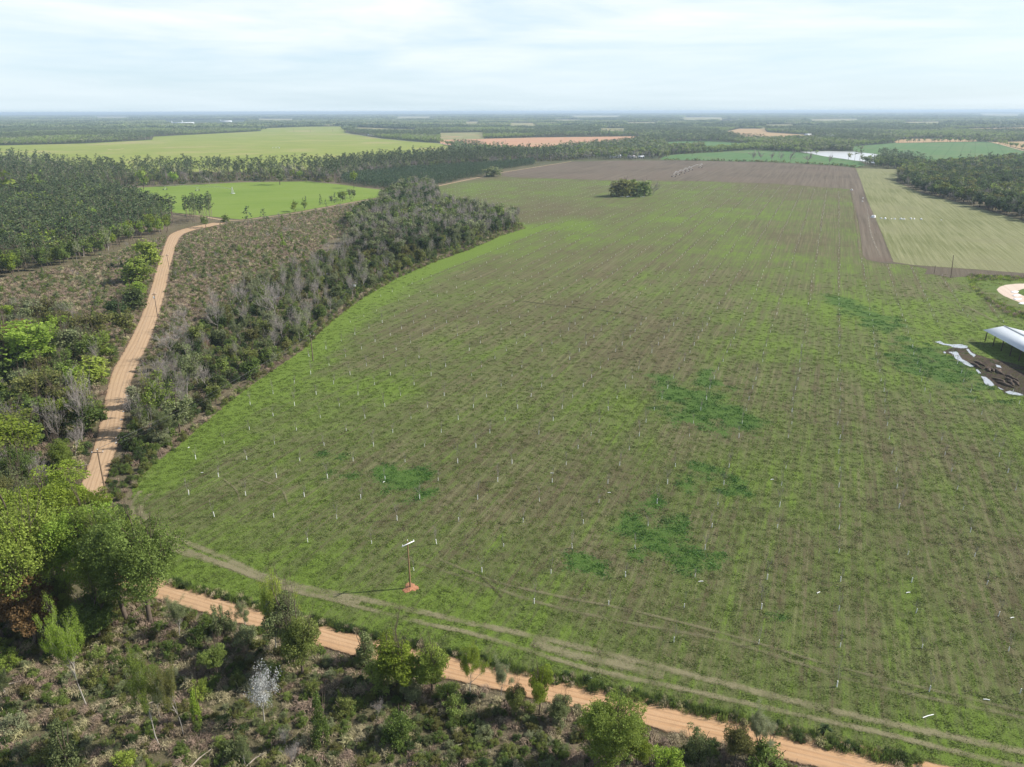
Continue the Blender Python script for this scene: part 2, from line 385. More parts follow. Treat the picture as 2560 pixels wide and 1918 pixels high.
# ------------------------------------------------------------------ regions (traced on the photograph, laid on the ground)
PX = {
 'orchard': [(330,1262),(330,1215),(375,1165),(440,1120),(500,1065),(560,1015),(640,955),(750,880),(830,802),(910,742),(1000,692),(1090,652),(1170,624),(1250,590),(1308,572),(1290,540),(1180,520),(1100,500),(1078,470),(1140,456),(1253,441),(1297,444),(1501,450),(1700,452),(1778,454),(1933,459),(2124,473),(2147,560),(2157,638),(2167,650),(2233,656),(2300,668),(2345,680),(2410,690),(2445,705),(2475,745),(2560,790),(2700,860),(3000,1000),(3200,1500),(3200,2300),(2400,1990),(2270,1925),(2046,1862),(1833,1806),(1634,1760),(1475,1724),(1319,1690),(1150,1648),(958,1602),(794,1562),(585,1505),(412,1460),(350,1425),(310,1370),(300,1310)],
 'plowed': [(1251,441),(1261,431),(1432,404.5),(1542,401.5),(1700,401.5),(1933,407),(2089,415),(2139,420.5),(2151,448),(2167,498),(2186,541),(2209,595),(2233,654),(2200,654),(2167,650),(2157,638),(2147,560),(2132,502),(2124,473),(1933,459),(1778,454),(1700,452),(1501,450),(1297,444)],
 'stubble': [(2139,420.5),(2248,424),(2240,455),(2303,483),(2439,518),(2560,553),(2760,600),(2900,720),(2560,683),(2400,671),(2283,663),(2233,655),(2209,595),(2186,541),(2167,498),(2151,448)],
 'far_crop': [(-400,372),(0,364),(211,359),(380,350),(384,342),(600,331),(652,328),(655,321),(760,317),(865,316),(871,325),(858,331),(891,337),(952,346),(1033,354),(1094,358),(1140,370),(1120,392),(1000,403),(850,422),(600,431),(300,430),(180,426),(90,408),(0,398),(-400,398)],
 'pivot_crop': [(250,478),(285,473),(447,464),(610,456),(773,454),(854,462),(911,470),(976,477),(968,490),(919,498),(830,514),(745,529),(692,537),(602,549),(541,543),(443,533),(380,524),(300,500)],
 'red_soil': [(1098,350),(1338,344),(1599,341),(1602,352),(1542,364),(1400,372),(1371,380),(1318,381),(1208,372),(1102,360)],
 'crop_back': [(1660,356),(1700,354),(1778,354),(1887,360),(1902,364),(1817,374),(1700,380),(1664,383)],
 'crop_front': [(1664,389),(1700,386),(1875,376),(1972,378),(2050,389),(2108,398),(2150,404),(2165,413),(2139,418.5),(2089,413),(1933,405),(1700,400),(1650,399)],
 'crop_right': [(2130,367),(2237,358),(2446,355),(2478,356.5),(2555,375),(2700,400),(2700,420),(2555,402),(2400,412),(2338,419),(2283,404),(2194,386),(2134,379)],
 'brown_d': [(1795,333),(1848,322),(1910,322),(1918,331),(2011,337),(2089,343),(2167,343),(2167,348),(2030,351),(1930,352),(1855,348)],
 'brown_e': [(2233,351),(2283,347),(2439,349),(2443,354),(2240,357.5)],
 'brown_f': [(2373,323),(2700,315),(2700,331),(2560,331),(2384,328)],
 'brown_g': [(2481,356),(2700,350),(2700,376),(2570,376)],
 'light_a': [(1100,333),(1206,331),(1210,343),(1100,345)],
 'light_b': [(1265,307),(1346,308),(1350,318),(1265,316)],
 'light_c': [(1155,304.5),(1205,304),(1205,311),(1155,311)],
 'light_d': [(880,318),(1040,324),(1040,330),(880,326)],
 'light_e': [(1500,320),(1562,321),(1562,330),(1500,329)],
 'light_f': [(1380,299.2),(1460,299.2),(1460,301.5),(1380,301.5)],
 'light_g': [(230,291.5),(330,291.8),(330,294),(230,293.8)],
 'light_h': [(1790,301),(1850,301),(1850,303.5),(1790,303.2)],
 'light_i': [(2440,284),(2560,284),(2560,288.5),(2440,288)],
 'light_j': [(1700,293),(1810,293),(1815,298),(1700,298)], 'light_k': [(2010,298),(2150,297),(2150,303),(2020,303)],
 'light_l': [(980,291),(1090,291),(1090,295.5),(985,295.5)], 'light_m': [(2250,305),(2360,304),(2360,311),(2250,311)], 'light_n': [(640,297),(740,297),(740,301),(640,301)],
 'light_o': [(1560,306),(1650,305.5),(1650,311),(1560,311)], 'light_p': [(1900,312),(1990,311),(2000,317),(1900,318)], 'light_q': [(1420,289),(1560,288.6),(1560,292),(1420,292.4)],
 'pond': [(2000,380),(2070,378),(2134,379.5),(2194,386),(2200,400),(2186,409),(2160,404),(2139,402),(2108,397.5),(2060,391),(2030,385)],
 'yard': [(400,300.5),(620,300.5),(620,312),(420,315)],
 'gap': [(1480,391),(1700,391),(1700,399),(1444,399)],
}
for k_ in [k for k in PX if k.startswith('light_')]:      # open land must reach well forward to show over the tree tops before it
    my = sum(p[1] for p in PX[k_])/len(PX[k_]); PX[k_] = [(p[0], p[1]+(5.0 if p[1] > my else 0)) for p in PX[k_]]
PW = {k: PP(v) for k, v in PX.items()}

def road_pts(px_pts, wpx=None, wm=None):
    c = np.array(PP([(p[0], p[1]) for p in px_pts])); w = np.array([wid(p[0], p[1], p[2]) if wm is None else wm for p in px_pts])
    # Catmull-Rom resample
    out = []
    n = len(c)
    for i in range(n-1):
        p0 = c[max(i-1,0)]; p1 = c[i]; p2 = c[i+1]; p3 = c[min(i+2,n-1)]
        m = max(2, int(np.hypot(*(p2-p1))/1.5))
        for k in range(m):
            t = k/m
            q = .5*((2*p1)+(-p0+p2)*t+(2*p0-5*p1+4*p2-p3)*t*t+(-p0+3*p1-3*p2+p3)*t**3)
            out.append((q[0], q[1], w[i]*(1-t)+w[i+1]*t))
    out.append((c[-1][0], c[-1][1], w[-1])); return np.array(out)
ROAD_LEFT = road_pts([(556,556,30),(530,562,38),(500,568,40),(474,574,34),(443,586,30),(430,604,26),(419,637,26),(407,677,29),(394,730,33),(375,790,38),(358,832,42),(338,875,46),(315,917,50),(300,959,48),(286,1022,48),(273,1086,50),(254,1149,50),(232,1215,53),(214,1270,60),(216,1330,70),(250,1392,80),(320,1440,78),(410,1477,60),(500,1503,60),(600,1533,62),(720,1564,62),(850,1602,64),(1000,1640,66),(1150,1676,68),(1290,1706,74),(1440,1741,78),(1640,1787,83),(1810,1826,88),(2000,1869,94),(2150,1905,96),(2400,1965,100),(2700,2040,100)])
TRACK_BACK = road_pts([(440,536,9),(500,541,9),(556,550,10),(602,551,8),(692,540,6),(745,532,6),(830,516,6),(919,500,5),(985,490,5),(1040,478,5),(1084,468,7),(1135,457,7),(1192,445,6),(1255,432,5),(1340,418,5),(1428,404,4.5)])

def near_road(x, y, m=0):
    d = np.full(np.shape(x), 1e9)
    for Rr, st in ((ROAD_LEFT, 3), (TRACK_BACK, 4)):
        q = Rr[::st]
        for a in q: d = np.minimum(d, np.hypot(x-a[0], y-a[1]) - a[2]/2)
    return d < m

def sheet(name, poly, z, mat, cell=None, attrs=None, label=None, jag=0.0, kind='structure', cat=None, thick=0):
    poly = [Vector(p) for p in poly]; pts = []
    n = len(poly)
    for i in range(n):
        a, b = poly[i], poly[(i+1) % n]; L = (b-a).length
        m = 1 if not jag else max(1, min(200, int(L/(jag*2.5))))
        nx = Vector((-(b-a).y, (b-a).x))/max(L, 1e-6)
        for k in range(m):
            q = a.lerp(b, k/m)
            if jag and k: q = q + nx*random.uniform(-jag, jag)*.6
            pts.append(q)
    nb = len(pts); edges = [(i, (i+1) % nb) for i in range(nb)]
    if cell:
        xs = [p.x for p in pts]; ys = [p.y for p in pts]; pa = [(p.x, p.y) for p in pts]
        gy = []; y = min(ys)
        while y < max(ys):
            gy.append((y, cell(y) if callable(cell) else cell)); y += gy[-1][1]
        for y, c in gy:
            gx = np.arange(min(xs), max(xs), c); gx = gx + rng.uniform(-.3, .3, len(gx))*c; yy = y + rng.uniform(-.3, .3, len(gx))*c
            ok = inpoly(gx, yy, pa)
            pts += [Vector((a, b)) for a, b in zip(gx[ok], yy[ok])]
    v, e, f, *_ = delaunay_2d_cdt(pts, edges, [list(range(nb))], 2, 1e-5)
    if not f: v, e, f, *_ = delaunay_2d_cdt(pts, edges, [], 1, 1e-5)
    V = np.array([(p.x, p.y, z) for p in v]); Fc = np.array([t for t in f if len(t) == 3]) if cell else None
    if Fc is not None: me = mesh_from(name, V, Fc, [mat])
    else:
        me = bpy.data.meshes.new(name); me.from_pydata(V.tolist(), [], [list(t) for t in f]); me.materials.append(mat); me.update()
    if me.polygons[0].normal.z < 0: me.flip_normals()
    if attrs:
        co = np.empty(len(me.vertices)*3, np.float32); me.vertices.foreach_get('co', co); co = co.reshape(-1,3)
        for k, fn in attrs.items():
            a = me.attributes.new(k, 'FLOAT', 'POINT'); a.data.foreach_set('value', np.asarray(fn(co[:,0], co[:,1]), np.float32))
    o = link(name, me); tag(o, label, cat, None, kind); return o
def ribbon(name, R_, z, mat, over=1.0, bow=0.0):
    """strip with attributes across (-1..1) and along (metres)"""
    c = R_[:,:2]; d = np.gradient(c, axis=0); d /= np.linalg.norm(d, axis=1)[:,None]; nrm = np.stack([-d[:,1], d[:,0]], 1)
    al = np.concatenate([[0], np.cumsum(np.hypot(*np.diff(c, axis=0).T))]); K = 9
    us = np.linspace(-1, 1, K); V = []; A = []; B = []
    for u in us:
        q = c + nrm*(R_[:,2:3]/2)*u*over
        V.append(np.concatenate([q, np.full((len(c),1), z) + bow*(1-u*u)], 1)); A.append(np.full(len(c), u)); B.append(al)
    n = len(c); V = np.concatenate(V); i = np.arange(n-1)
    Fc = np.concatenate([np.stack([k*n+i, k*n+i+1, (k+1)*n+i+1, (k+1)*n+i], 1) for k in range(K-1)])
    me = mesh_from(name, V, Fc[:, ::-1], [mat], smooth=True)
    for nm, ar in (('across', np.concatenate(A)), ('along', np.concatenate(B))):
        a = me.attributes.new(nm, 'FLOAT', 'POINT'); a.data.foreach_set('value', ar.astype(np.float32))
    if me.polygons[0].normal.z < 0: me.flip_normals()
    return tag(link(name, me), kind='structure')

ROWDIR = unit(np.array([*P(2097, 300)]) - np.array([*P(2097, 1500)])) ; YAW = math.atan2(ROWDIR[0], ROWDIR[1])   # bearing of the orchard rows

# ------------------------------------------------------------------ ground materials
def ground_mat():
    m, t, out = new_mat('scrub_ground'); p = pos(t)
    big = t.noise(p, .02, 5, .6); mid = t.noise(p, .16, 6, .65); fine = t.noise(p, 1.6, 8, .75)
    c = t.mix(t.ramp(mid, .35, .65), (.145,.118,.078), (.130,.132,.056))
    c = t.mix(t.math('MULTIPLY', t.ramp(big, .45, .62), .7), c, (.26,.20,.145))
    c = t.mix(t.ramp(fine, .35, .75), t.mix(.55, c, (.03,.03,.015)), t.mix(.25, c, (.25,.20,.13)))
    # far out the ground is wooded country
    y = t.n('ShaderNodeVectorMath', operation='LENGTH', i_0=p).outputs['Value']
    w1 = t.noise(p, .0022, 6, .7); w2 = t.noise(p, .0006, 4, .6)
    fc = t.mix(t.ramp(w1, .4, .62), (.030,.050,.022), (.065,.088,.032)); fc = t.mix(t.math('MULTIPLY', t.ramp(w2, .64, .68), .5), fc, (.12,.13,.05))
    c = t.mix(t.ramp(y, 900, 1600), c, fc)
    b = t.n('ShaderNodeBsdfPrincipled', i_Base_Color=c, i_Roughness=.95); b.inputs['Specular IOR Level'].default_value = .1
    bp = t.n('ShaderNodeBump', i_Height=fine, i_Strength=.8, i_Distance=.3); t.link(bp.outputs[0], b.inputs['Normal'])
    t.link(b.outputs[0], out.inputs[0]); return m
def orchard_mat():
    m, t, out = new_mat('orchard_grass'); p = pos(t)
    g = attr(t, 'green'); cl = attr(t, 'clover'); dr = attr(t, 'dry')
    rows = t.mapping(p, YAW, (1, .035, 1))       # streaks along the rows
    st = t.noise(rows, .42, 5, .7); st2 = t.noise(rows, 1.5, 4, .7)
    mid = t.noise(p, .22, 7, .72, .4); fine = t.noise(p, 1.3, 8, .8); vf = t.noise(p, 3.6, 5, .85)
    k = t.math('ADD', t.math('MULTIPLY_ADD', t.math('SUBTRACT', mid, .5), 1.9, g), t.math('MULTIPLY', t.math('SUBTRACT', st, .5), 2.6))
    k = t.math('ADD', k, t.math('MULTIPLY', t.math('SUBTRACT', st2, .5), 2.4))
    k = t.math('ADD', k, t.math('MULTIPLY', t.math('SUBTRACT', fine, .5), 1.3))
    sx = t.n('ShaderNodeSeparateXYZ', i_0=t.mapping(p, YAW)).outputs[0]; ph = float(np.dot(np.array(P(2098, 1529)), (math.cos(YAW), -math.sin(YAW))))
    dl = t.math('ABSOLUTE', t.math('SUBTRACT', t.math('FRACT', t.math('ADD', t.math('MULTIPLY', t.math('SUBTRACT', sx, ph), 1/12.15), .5)), .5))
    k = t.math('SUBTRACT', k, t.math('MULTIPLY', t.ramp(dl, .09, .03), t.math('MULTIPLY', t.ramp(t.noise(rows, .3, 3), .4, .65), t.ramp(t.n('ShaderNodeVectorMath', operation='LENGTH', i_0=p).outputs['Value'], 170, 420))))
    brown = t.mix(t.ramp(mid, .35, .68), (.076,.064,.034), (.142,.120,.070))
    olive = (.108,.107,.050); green = (.104,.136,.040); lush = (.125,.198,.028)
    c = t.mix(t.ramp(k, .05, .42), brown, olive); c = t.mix(t.ramp(k, .36, .85), c, green); c = t.mix(t.ramp(k, .95, 1.5), c, lush)
    rows2 = t.mapping(p, YAW, (1, .018, 1)); s3 = t.math('ADD', t.math('MULTIPLY', t.noise(rows2, 1.1, 3, .6), .7), t.math('MULTIPLY', t.noise(p, .05, 4, .6), .3))
    c = t.mix(t.math('MULTIPLY', t.ramp(s3, .50, .60), t.math('MULTIPLY', t.ramp(g, 1.25, .7), .5)), c, (.205,.185,.105))
    s4 = t.noise(t.mapping(p, YAW, (1, .012, 1)), .8, 2, .6); c = t.mix(t.math('MULTIPLY', t.ramp(s4, .50, .40), t.math('MULTIPLY', t.ramp(g, 1.25, .7), .32)), c, (.062,.058,.030))
    c = t.mix(t.ramp(t.math('ADD', cl, t.math('MULTIPLY', t.math('SUBTRACT', fine, .5), 3.0)), .38, .62), c, (.060,.130,.022))
    c = t.mix(t.math('MULTIPLY', t.ramp(t.math('ADD', dr, t.math('MULTIPLY', t.math('SUBTRACT', fine, .5), 1.2)), .45, .8), .8), c, (.225,.185,.12))
    dk = t.ramp(vf, .30, .55)
    c = t.mix(dk, t.mix(.38, c, (.02,.025,.01)), t.mix(.12, c, (.24,.22,.10)))
    b = t.n('ShaderNodeBsdfPrincipled', i_Base_Color=c, i_Roughness=.95); b.inputs['Specular IOR Level'].default_value = .08
    hh = t.math('ADD', t.math('MULTIPLY', fine, .7), t.math('MULTIPLY', vf, .3))
    bp = t.n('ShaderNodeBump', i_Height=hh, i_Strength=1.0, i_Distance=.55); t.link(bp.outputs[0], b.inputs['Normal'])
    t.link(b.outputs[0], out.inputs[0]); return m
def crop_mat(name, a, b2, yaw=0, stripe=.5, sc=.35, patch=None, bump=.4, wheel=None, pa=(.5,.64), pscale=.012):
    m, t, out = new_mat(name); p = pos(t)
    rows = t.mapping(p, yaw, (1, .02, 1)); s1 = t.ramp(t.noise(rows, sc, 4, .7), .32, .68); big = t.noise(p, .012, 5, .6); fine = t.noise(p, .9, 6, .75)
    k = t.math('ADD', t.math('MULTIPLY', t.math('SUBTRACT', s1, .5), stripe*2), t.math('MULTIPLY_ADD', t.math('SUBTRACT', big, .5), 1.6, .5))
    k = t.math('ADD', k, t.math('MULTIPLY', t.math('SUBTRACT', fine, .5), .5), clamp=True)
    c = t.mix(k, a, b2)
    if patch: c = t.mix(t.math('MULTIPLY', t.ramp(t.noise(p, pscale, 6, .65), *pa), .75), c, patch)
    if wheel:   # pairs of tramlines
        sx = t.n('ShaderNodeSeparateXYZ', i_0=t.mapping(p, yaw, (1,1,1))).outputs[0]
        fr = t.math('ABSOLUTE', t.math('SUBTRACT', t.math('FRACT', t.math('MULTIPLY', sx, 1/wheel)), .5))
        c = t.mix(t.math('MULTIPLY', t.math('LESS_THAN', fr, .035), .4), c, tuple(q*.45 for q in a))
    b = t.n('ShaderNodeBsdfPrincipled', i_Base_Color=c, i_Roughness=.95); b.inputs['Specular IOR Level'].default_value = .08
    bp = t.n('ShaderNodeBump', i_Height=t.math('ADD', s1, fine), i_Strength=bump, i_Distance=.3); t.link(bp.outputs[0], b.inputs['Normal'])
    t.link(b.outputs[0], out.inputs[0]); return m
def road_mat():
    m, t, out = new_mat('sandy_clay_road'); u = attr(t, 'across'); v = attr(t, 'along'); p = pos(t)
    uv = t.n('ShaderNodeCombineXYZ', i_0=t.math('MULTIPLY', u, 4.2), i_1=t.math('MULTIPLY', v, .06), i_2=0.0).outputs[0]
    s1 = t.noise(uv, 1.5, 6, .72, 1.1); s2 = t.noise(uv, 4.0, 5, .75, .8); n = t.noise(p, .5, 7, .7); n2 = t.noise(p, 4, 5, .7)
    pale = (.43,.305,.19); tan = (.36,.24,.14); orange = (.40,.215,.095)
    o = t.ramp(v, 430, 560)                     # the lower stretch runs over redder clay
    c = t.mix(t.ramp(s1, .30, .70), tan, pale)
    c2 = t.mix(t.ramp(s1, .36, .66), orange, (.46,.295,.165))
    c = t.mix(t.math('MULTIPLY', o, .85), c, c2)
    c = t.mix(t.math('MULTIPLY', t.ramp(s2, .54, .74), .22), c, (.20,.12,.06))
    c = t.mix(t.math('MULTIPLY', t.ramp(t.math('ADD', t.math('ABSOLUTE', u), t.math('MULTIPLY', t.math('SUBTRACT', n, .5), .5)), .66, .84), .6), c, (.17,.10,.055))
    c = t.mix(t.math('MULTIPLY', t.ramp(n, .55, .75), .35), c, (.24,.155,.09))
    c = t.mix(t.math('MULTIPLY', n2, .25), c, (.55,.42,.3))
    # tyre ruts: two darker lines near each side of the crown
    for q, w_ in ((-.42,.045),(-.12,.035),(.22,.04),(.50,.04)):
        d = t.math('ABSOLUTE', t.math('SUBTRACT', t.math('ADD', u, t.math('MULTIPLY', t.math('SUBTRACT', t.noise(uv, .6, 2), .5), .22)), q))
        c = t.mix(t.math('MULTIPLY', t.ramp(d, w_*1.8, w_*.4), .32), c, (.20,.12,.065))
    b = t.n('ShaderNodeBsdfPrincipled', i_Base_Color=c, i_Roughness=.95); b.inputs['Specular IOR Level'].default_value = .1
    bp = t.n('ShaderNodeBump', i_Height=n, i_Strength=.5, i_Distance=.2); t.link(bp.outputs[0], b.inputs['Normal'])
    e = t.math('ADD', t.math('ABSOLUTE', u), t.math('MULTIPLY', t.math('SUBTRACT', t.noise(p, .35, 6, .75), .5), .5))
    tr = t.n('ShaderNodeBsdfTransparent'); mx = t.n('ShaderNodeMixShader', i_0=t.ramp(e, .80, .90), i_1=b.outputs[0], i_2=tr.outputs[0])
    t.link(mx.outputs[0], out.inputs[0]); return m
def track_mat(name, col, fade=.55, amount=.8):
    m, t, out = new_mat(name); u = attr(t, 'across'); p = pos(t)
    n = t.noise(p, .5, 7, .75); n2 = t.noise(p, 3, 6, .75)
    c = t.mix(n2, tuple(q*.6 for q in col), tuple(q*1.3 for q in col))
    b = t.n('ShaderNodeBsdfPrincipled', i_Base_Color=c, i_Roughness=.95); b.inputs['Specular IOR Level'].default_value = .1
    e = t.math('ADD', t.math('ABSOLUTE', u), t.math('MULTIPLY', t.math('SUBTRACT', n, .5), 2.2)); e = t.math('ADD', e, t.math('MULTIPLY', t.math('SUBTRACT', n2, .5), 1.4))
    a = t.math('MULTIPLY', t.math('MULTIPLY', t.ramp(e, 1.0, fade), amount), t.ramp(t.noise(p, .13, 4, .7), .33, .56) if fade < .7 else 1.0)
    tr = t.n('ShaderNodeBsdfTransparent'); mx = t.n('ShaderNodeMixShader', i_0=a, i_1=tr.outputs[0], i_2=b.outputs[0])
    t.link(mx.outputs[0], out.inputs[0]); return m
def water_mat(name='water', col=(.36,.38,.40), rough=.1):  # pale base colour stands in for the bright sky reflected in the water
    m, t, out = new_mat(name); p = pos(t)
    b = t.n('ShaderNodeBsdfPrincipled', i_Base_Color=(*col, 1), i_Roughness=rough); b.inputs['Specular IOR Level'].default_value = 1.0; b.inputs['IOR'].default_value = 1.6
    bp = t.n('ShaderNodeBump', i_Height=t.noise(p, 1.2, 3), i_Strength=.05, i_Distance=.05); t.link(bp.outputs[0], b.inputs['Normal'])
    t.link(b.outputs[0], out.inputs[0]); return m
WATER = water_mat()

# base ground to the horizon
gm = ground_mat()
rad = [0,300,900,2000,5000,12000,30000,90000]; V = [(0,0,-.05)]; Fq = []
NS = 48
for r_ in rad[1:]:
    V += [(r_*math.cos(2*math.pi*i/NS), r_*math.sin(2*math.pi*i/NS), -.05) for i in range(NS)]
me = bpy.data.meshes.new('ground'); fl = [(0, 1+i, 1+(i+1) % NS) for i in range(NS)]
for k in range(len(rad)-2):
    o1 = 1+k*NS; o2 = o1+NS; fl += [(o1+i, o2+i, o2+(i+1) % NS, o1+(i+1) % NS) for i in range(NS)]
me.from_pydata(V, [], fl); me.materials.append(gm); me.update(); tag(link('ground', me), kind='structure')

# orchard attributes
CLOVER = [((1770,1015),(88,55)),((1840,1045),(60,32)),((1680,985),(60,36)),((1775,950),(30,26)),((1650,1330),(95,75)),((1690,1380),(80,45)),((1600,1300),(50,45)),((1020,1205),(60,35)),((960,1190),(40,20)),((1790,1205),(70,38)),((875,1190),(40,16)),((2170,790),(45,45)),((2130,765),(40,30)),((1480,1410),(60,22)),((830,1145),(30,12)),((2330,900),(90,40)),((2380,945),(60,40)),((2300,1720-800),(50,20)),((1945,1540),(28,16)),((1080,1225),(22,14))]
EDGE = PP([(345,1200),(440,1120),(500,1065),(560,1015),(640,955),(750,880),(830,802),(910,742),(1000,692),(1090,652),(1170,624),(1250,590),(1308,572)])
LOWEDGE = PP([(350,1425),(412,1460),(585,1505),(794,1562),(958,1602),(1319,1690),(1634,1760),(2046,1862),(2560,1980)])
def f_green(x, y):
    d = np.hypot(x, y)
    g = .54 + 1.0*(fbm(x/48+3, y/48, 5, 4)-.5)*1.45 + (fbm(x/14, y/14, 9, 3)-.5)*.9
    e = dseg(x, y, EDGE); g = g + 1.35*np.exp(-(e/(7+np.hypot(x, y)*.018))**2) + .3*np.exp(-(e/38)**2)
    l = dseg(x, y, LOWEDGE); g = g + .45*np.exp(-(l/13)**2)
    g = g + .25*np.exp(-((x+25)**2+(y-150)**2)/(55**2)) + .15*(d < 400)*(x > 60)
    # lusher corners at the far right, by the barn
    cx, cy = P(2330, 800); g = g + .55*np.exp(-((x-cx)**2/70**2+(y-cy)**2/90**2))
    for (px, py, rx, ry, a) in ((1600,480,200,60,.5),(1180,480,70,20,.6),(1450,560,60,16,.6),(1750,560,90,20,.5),(2090,525,110,26,.35),(1990,540,60,30,.4),(1850,640,70,30,.3),(1000,980,70,40,.45),(1580,1000,80,40,.3),(1270,1340,120,50,.5),(1440,1445,120,30,.5),(2100,760,140,40,.4),(1900,1330,60,40,.3)):
        qx, qy = P(px, py); rxm = wid(px, py, rx); y0 = P(px, py+ry)[1]; y1 = P(px, py-ry)[1]
        g = g + a*np.exp(-(((x-qx)/rxm)**2+((y-qy)/((y1-y0)/2))**2))
    return g
def f_clover(x, y):
    s = np.zeros(len(x))
    for (px, py), (rx, ry) in CLOVER:
        qx, qy = P(px, py); rxm = wid(px, py, rx); y0 = P(px, py+ry)[1]; y1 = P(px, py-ry)[1]
        r2 = ((x-qx)/rxm)**2+((y-qy)/((y1-y0)/2))**2
        s = np.maximum(s, np.exp(-r2**1.2*.7))
    return s*.82 + (fbm(x/4, y/4, 31, 4)-.5)*1.8*(s > .1)
def f_dry(x, y):
    s = (fbm(x/30+9, y/30, 77, 4) - .62)*2.2
    for (px, py, rx, ry) in ((2060,1300,60,70),(1980,1300,90,30),(1360,760,120,12),(1450,775,50,10),(2420,780,60,20),(900,1000,60,12)):
        qx, qy = P(px, py); rxm = wid(px, py, rx); y0 = P(px, py+ry)[1]; y1 = P(px, py-ry)[1]
        s = s + .35*np.exp(-(((x-qx)/rxm)**2+((y-qy)/((y1-y0)/2))**2))
    return np.clip(s, 0, 1)
sheet('orchard_field', PW['orchard'], .0, orchard_mat(), cell=lambda y: 1.7 if y < 260 else 3.0 if y < 500 else 6.0, attrs={'green': f_green, 'clover': f_clover, 'dry': f_dry}, jag=.5)
sheet('plowed_field', PW['plowed'], .06, crop_mat('plowed_soil', (.092,.074,.054), (.168,.138,.102), YAW, .5, .35, (.120,.090,.068)), jag=.5)
sheet('stubble_field', PW['stubble'], .06, crop_mat('mown_stubble', (.125,.138,.052), (.240,.240,.125), YAW-.02, .5, .6, (.17,.17,.085)), jag=.5)
sheet('crop_field_far_left', PW['far_crop'], .06, crop_mat('young_crop_yellow', (.165,.215,.036), (.260,.280,.070), 1.35, .3, .05, (.34,.285,.14), wheel=None, pa=(.52,.68), pscale=.004))
sheet('crop_field_pivot', PW['pivot_crop'], .06, crop_mat('young_crop_green', (.120,.190,.028), (.190,.250,.050), 1.3, .3, .12, (.16,.22,.05)))
redm = crop_mat('red_soil', (.39,.215,.13), (.46,.28,.18), 1.2, .3, .05, (.34,.27,.15), pa=(.55,.7), pscale=.004)
sheet('red_soil_field', PW['red_soil'], .1, redm)
gc = crop_mat('green_crop', (.072,.150,.050), (.105,.180,.068), .55, .3, .1, (.13,.16,.07), wheel=24)
sheet('green_field_behind', PW['crop_back'], .1, gc); sheet('green_field_front', PW['crop_front'], .06, gc); sheet('green_field_right', PW['crop_right'], .1, gc)
bf = crop_mat('brown_field', (.34,.22,.12), (.42,.30,.17), 1.1, .3, .05, (.25,.2,.09))
for k in 'defg': sheet('brown_field', PW['brown_'+k], .12, bf)
lf = crop_mat('pale_field', (.17,.19,.075), (.27,.25,.13), 1.1, .3, .05, (.36,.24,.14))
for k in 'abcdefghijklmnopq': sheet('distant_field', PW['light_'+k], .3, lf)
tag(sheet('pond_water', PW['pond'], .16, water_mat('pond_water', (.50,.50,.49), .3), jag=1.0), kind='structure')  # sky glare off the ripples is painted into the pond's pale base colour
ROADM = road_mat()
ribbon('dirt_road', ROAD_LEFT, .10, ROADM, 1.24, .10)
ribbon('farm_track', TRACK_BACK, .14, track_mat('pale_sand_track', (.42,.31,.20), .8, .95), 1.1)
TAN = track_mat('dry_tyre_track', (.27,.24,.145), .35, .66); TAN2 = track_mat('faint_tyre_track', (.24,.21,.13), .25, .45); DARK = track_mat('dark_rut', (.06,.05,.03), .5, .75)
def track(px, wm, mat, z, name='tyre_track'): return ribbon(name, road_pts(px, wm=wm), z, mat)
for k, (pts, w_, mt) in enumerate([
  ([(378,1235),(352,1262),(358,1290),(395,1318),(455,1352),(563,1395),(640,1432),(760,1468),(900,1497),(1050,1530),(1200,1563),(1380,1602),(1562,1646),(1760,1696),(2000,1758),(2250,1815),(2560,1882),(2700,1915)], 1.7, TAN),
  ([(352,1228),(330,1262),(345,1305),(400,1342),(470,1376),(600,1428),(700,1468),(860,1508),(1050,1556),(1200,1590),(1453,1668),(1700,1722),(1950,1778),(2196,1832),(2450,1895),(2650,1940)], 1.3, TAN),
  ([(420,1370),(540,1405),(680,1456),(760,1480),(900,1508)], 2.2, TAN),
  ([(1330,1605),(1420,1635),(1540,1660),(1660,1690)], 2.4, TAN),
  ([(1000,1395),(1100,1425),(1211,1462),(1350,1508),(1507,1545),(1797,1600),(2000,1660),(2121,1699),(2350,1752),(2560,1795),(2700,1825)], 1.1, TAN2),
  ([(1100,1400),(1240,1455),(1400,1492),(1600,1532),(1850,1596),(2100,1670),(2400,1742),(2650,1800)], .9, TAN2),
  ([(1200,1440),(1230,1468),(1255,1495)], .5, DARK),
  ([(1216,1436),(1246,1464)], .4, DARK),
  ([(1290,752),(1400,765),(1490,775),(1590,790)], 1.2, DARK),
  ([(560,1200),(590,1225),(600,1262),(585,1290)], .6, TAN2),
  ([(620,1190),(700,1222),(720,1262)], .6, TAN2),
  ([(2130,480),(2142,560),(2152,636),(2168,654),(2235,660)], 2.0, TAN2),
  ([(2168,520),(2176,580),(2200,640)], 1.0, track_mat('pale_rut', (.26,.23,.18), .6, .8)),
  ([(2310,720),(2400,760),(2500,810),(2560,840)], 1.8, TAN2),
  ]): track(pts, w_, mt, .085+.006*k)
track([(270,385.5-12),(285,379-4),(310,372)], 5, track_mat('pale_lane', (.5,.38,.24), .8, .95), .3, 'farm_lane')
track([(350,359.5),(372,362),(470,363.5),(600,362),(760,358),(900,352)], 5, track_mat('pale_lane_b', (.40,.34,.17), .7, .7), .3, 'farm_lane')
track([(290,376),(420,378),(560,375),(640,373)], 5, bpy.data.materials['pale_lane_b'], .32, 'farm_lane')
track([(865,334),(891,337),(952,346.5),(1033,354.5),(1094,358.5),(1140,366),(1250,374),(1330,381)], 6, track_mat('grey_road', (.36,.32,.28), .9, 1), .34, 'farm_road')
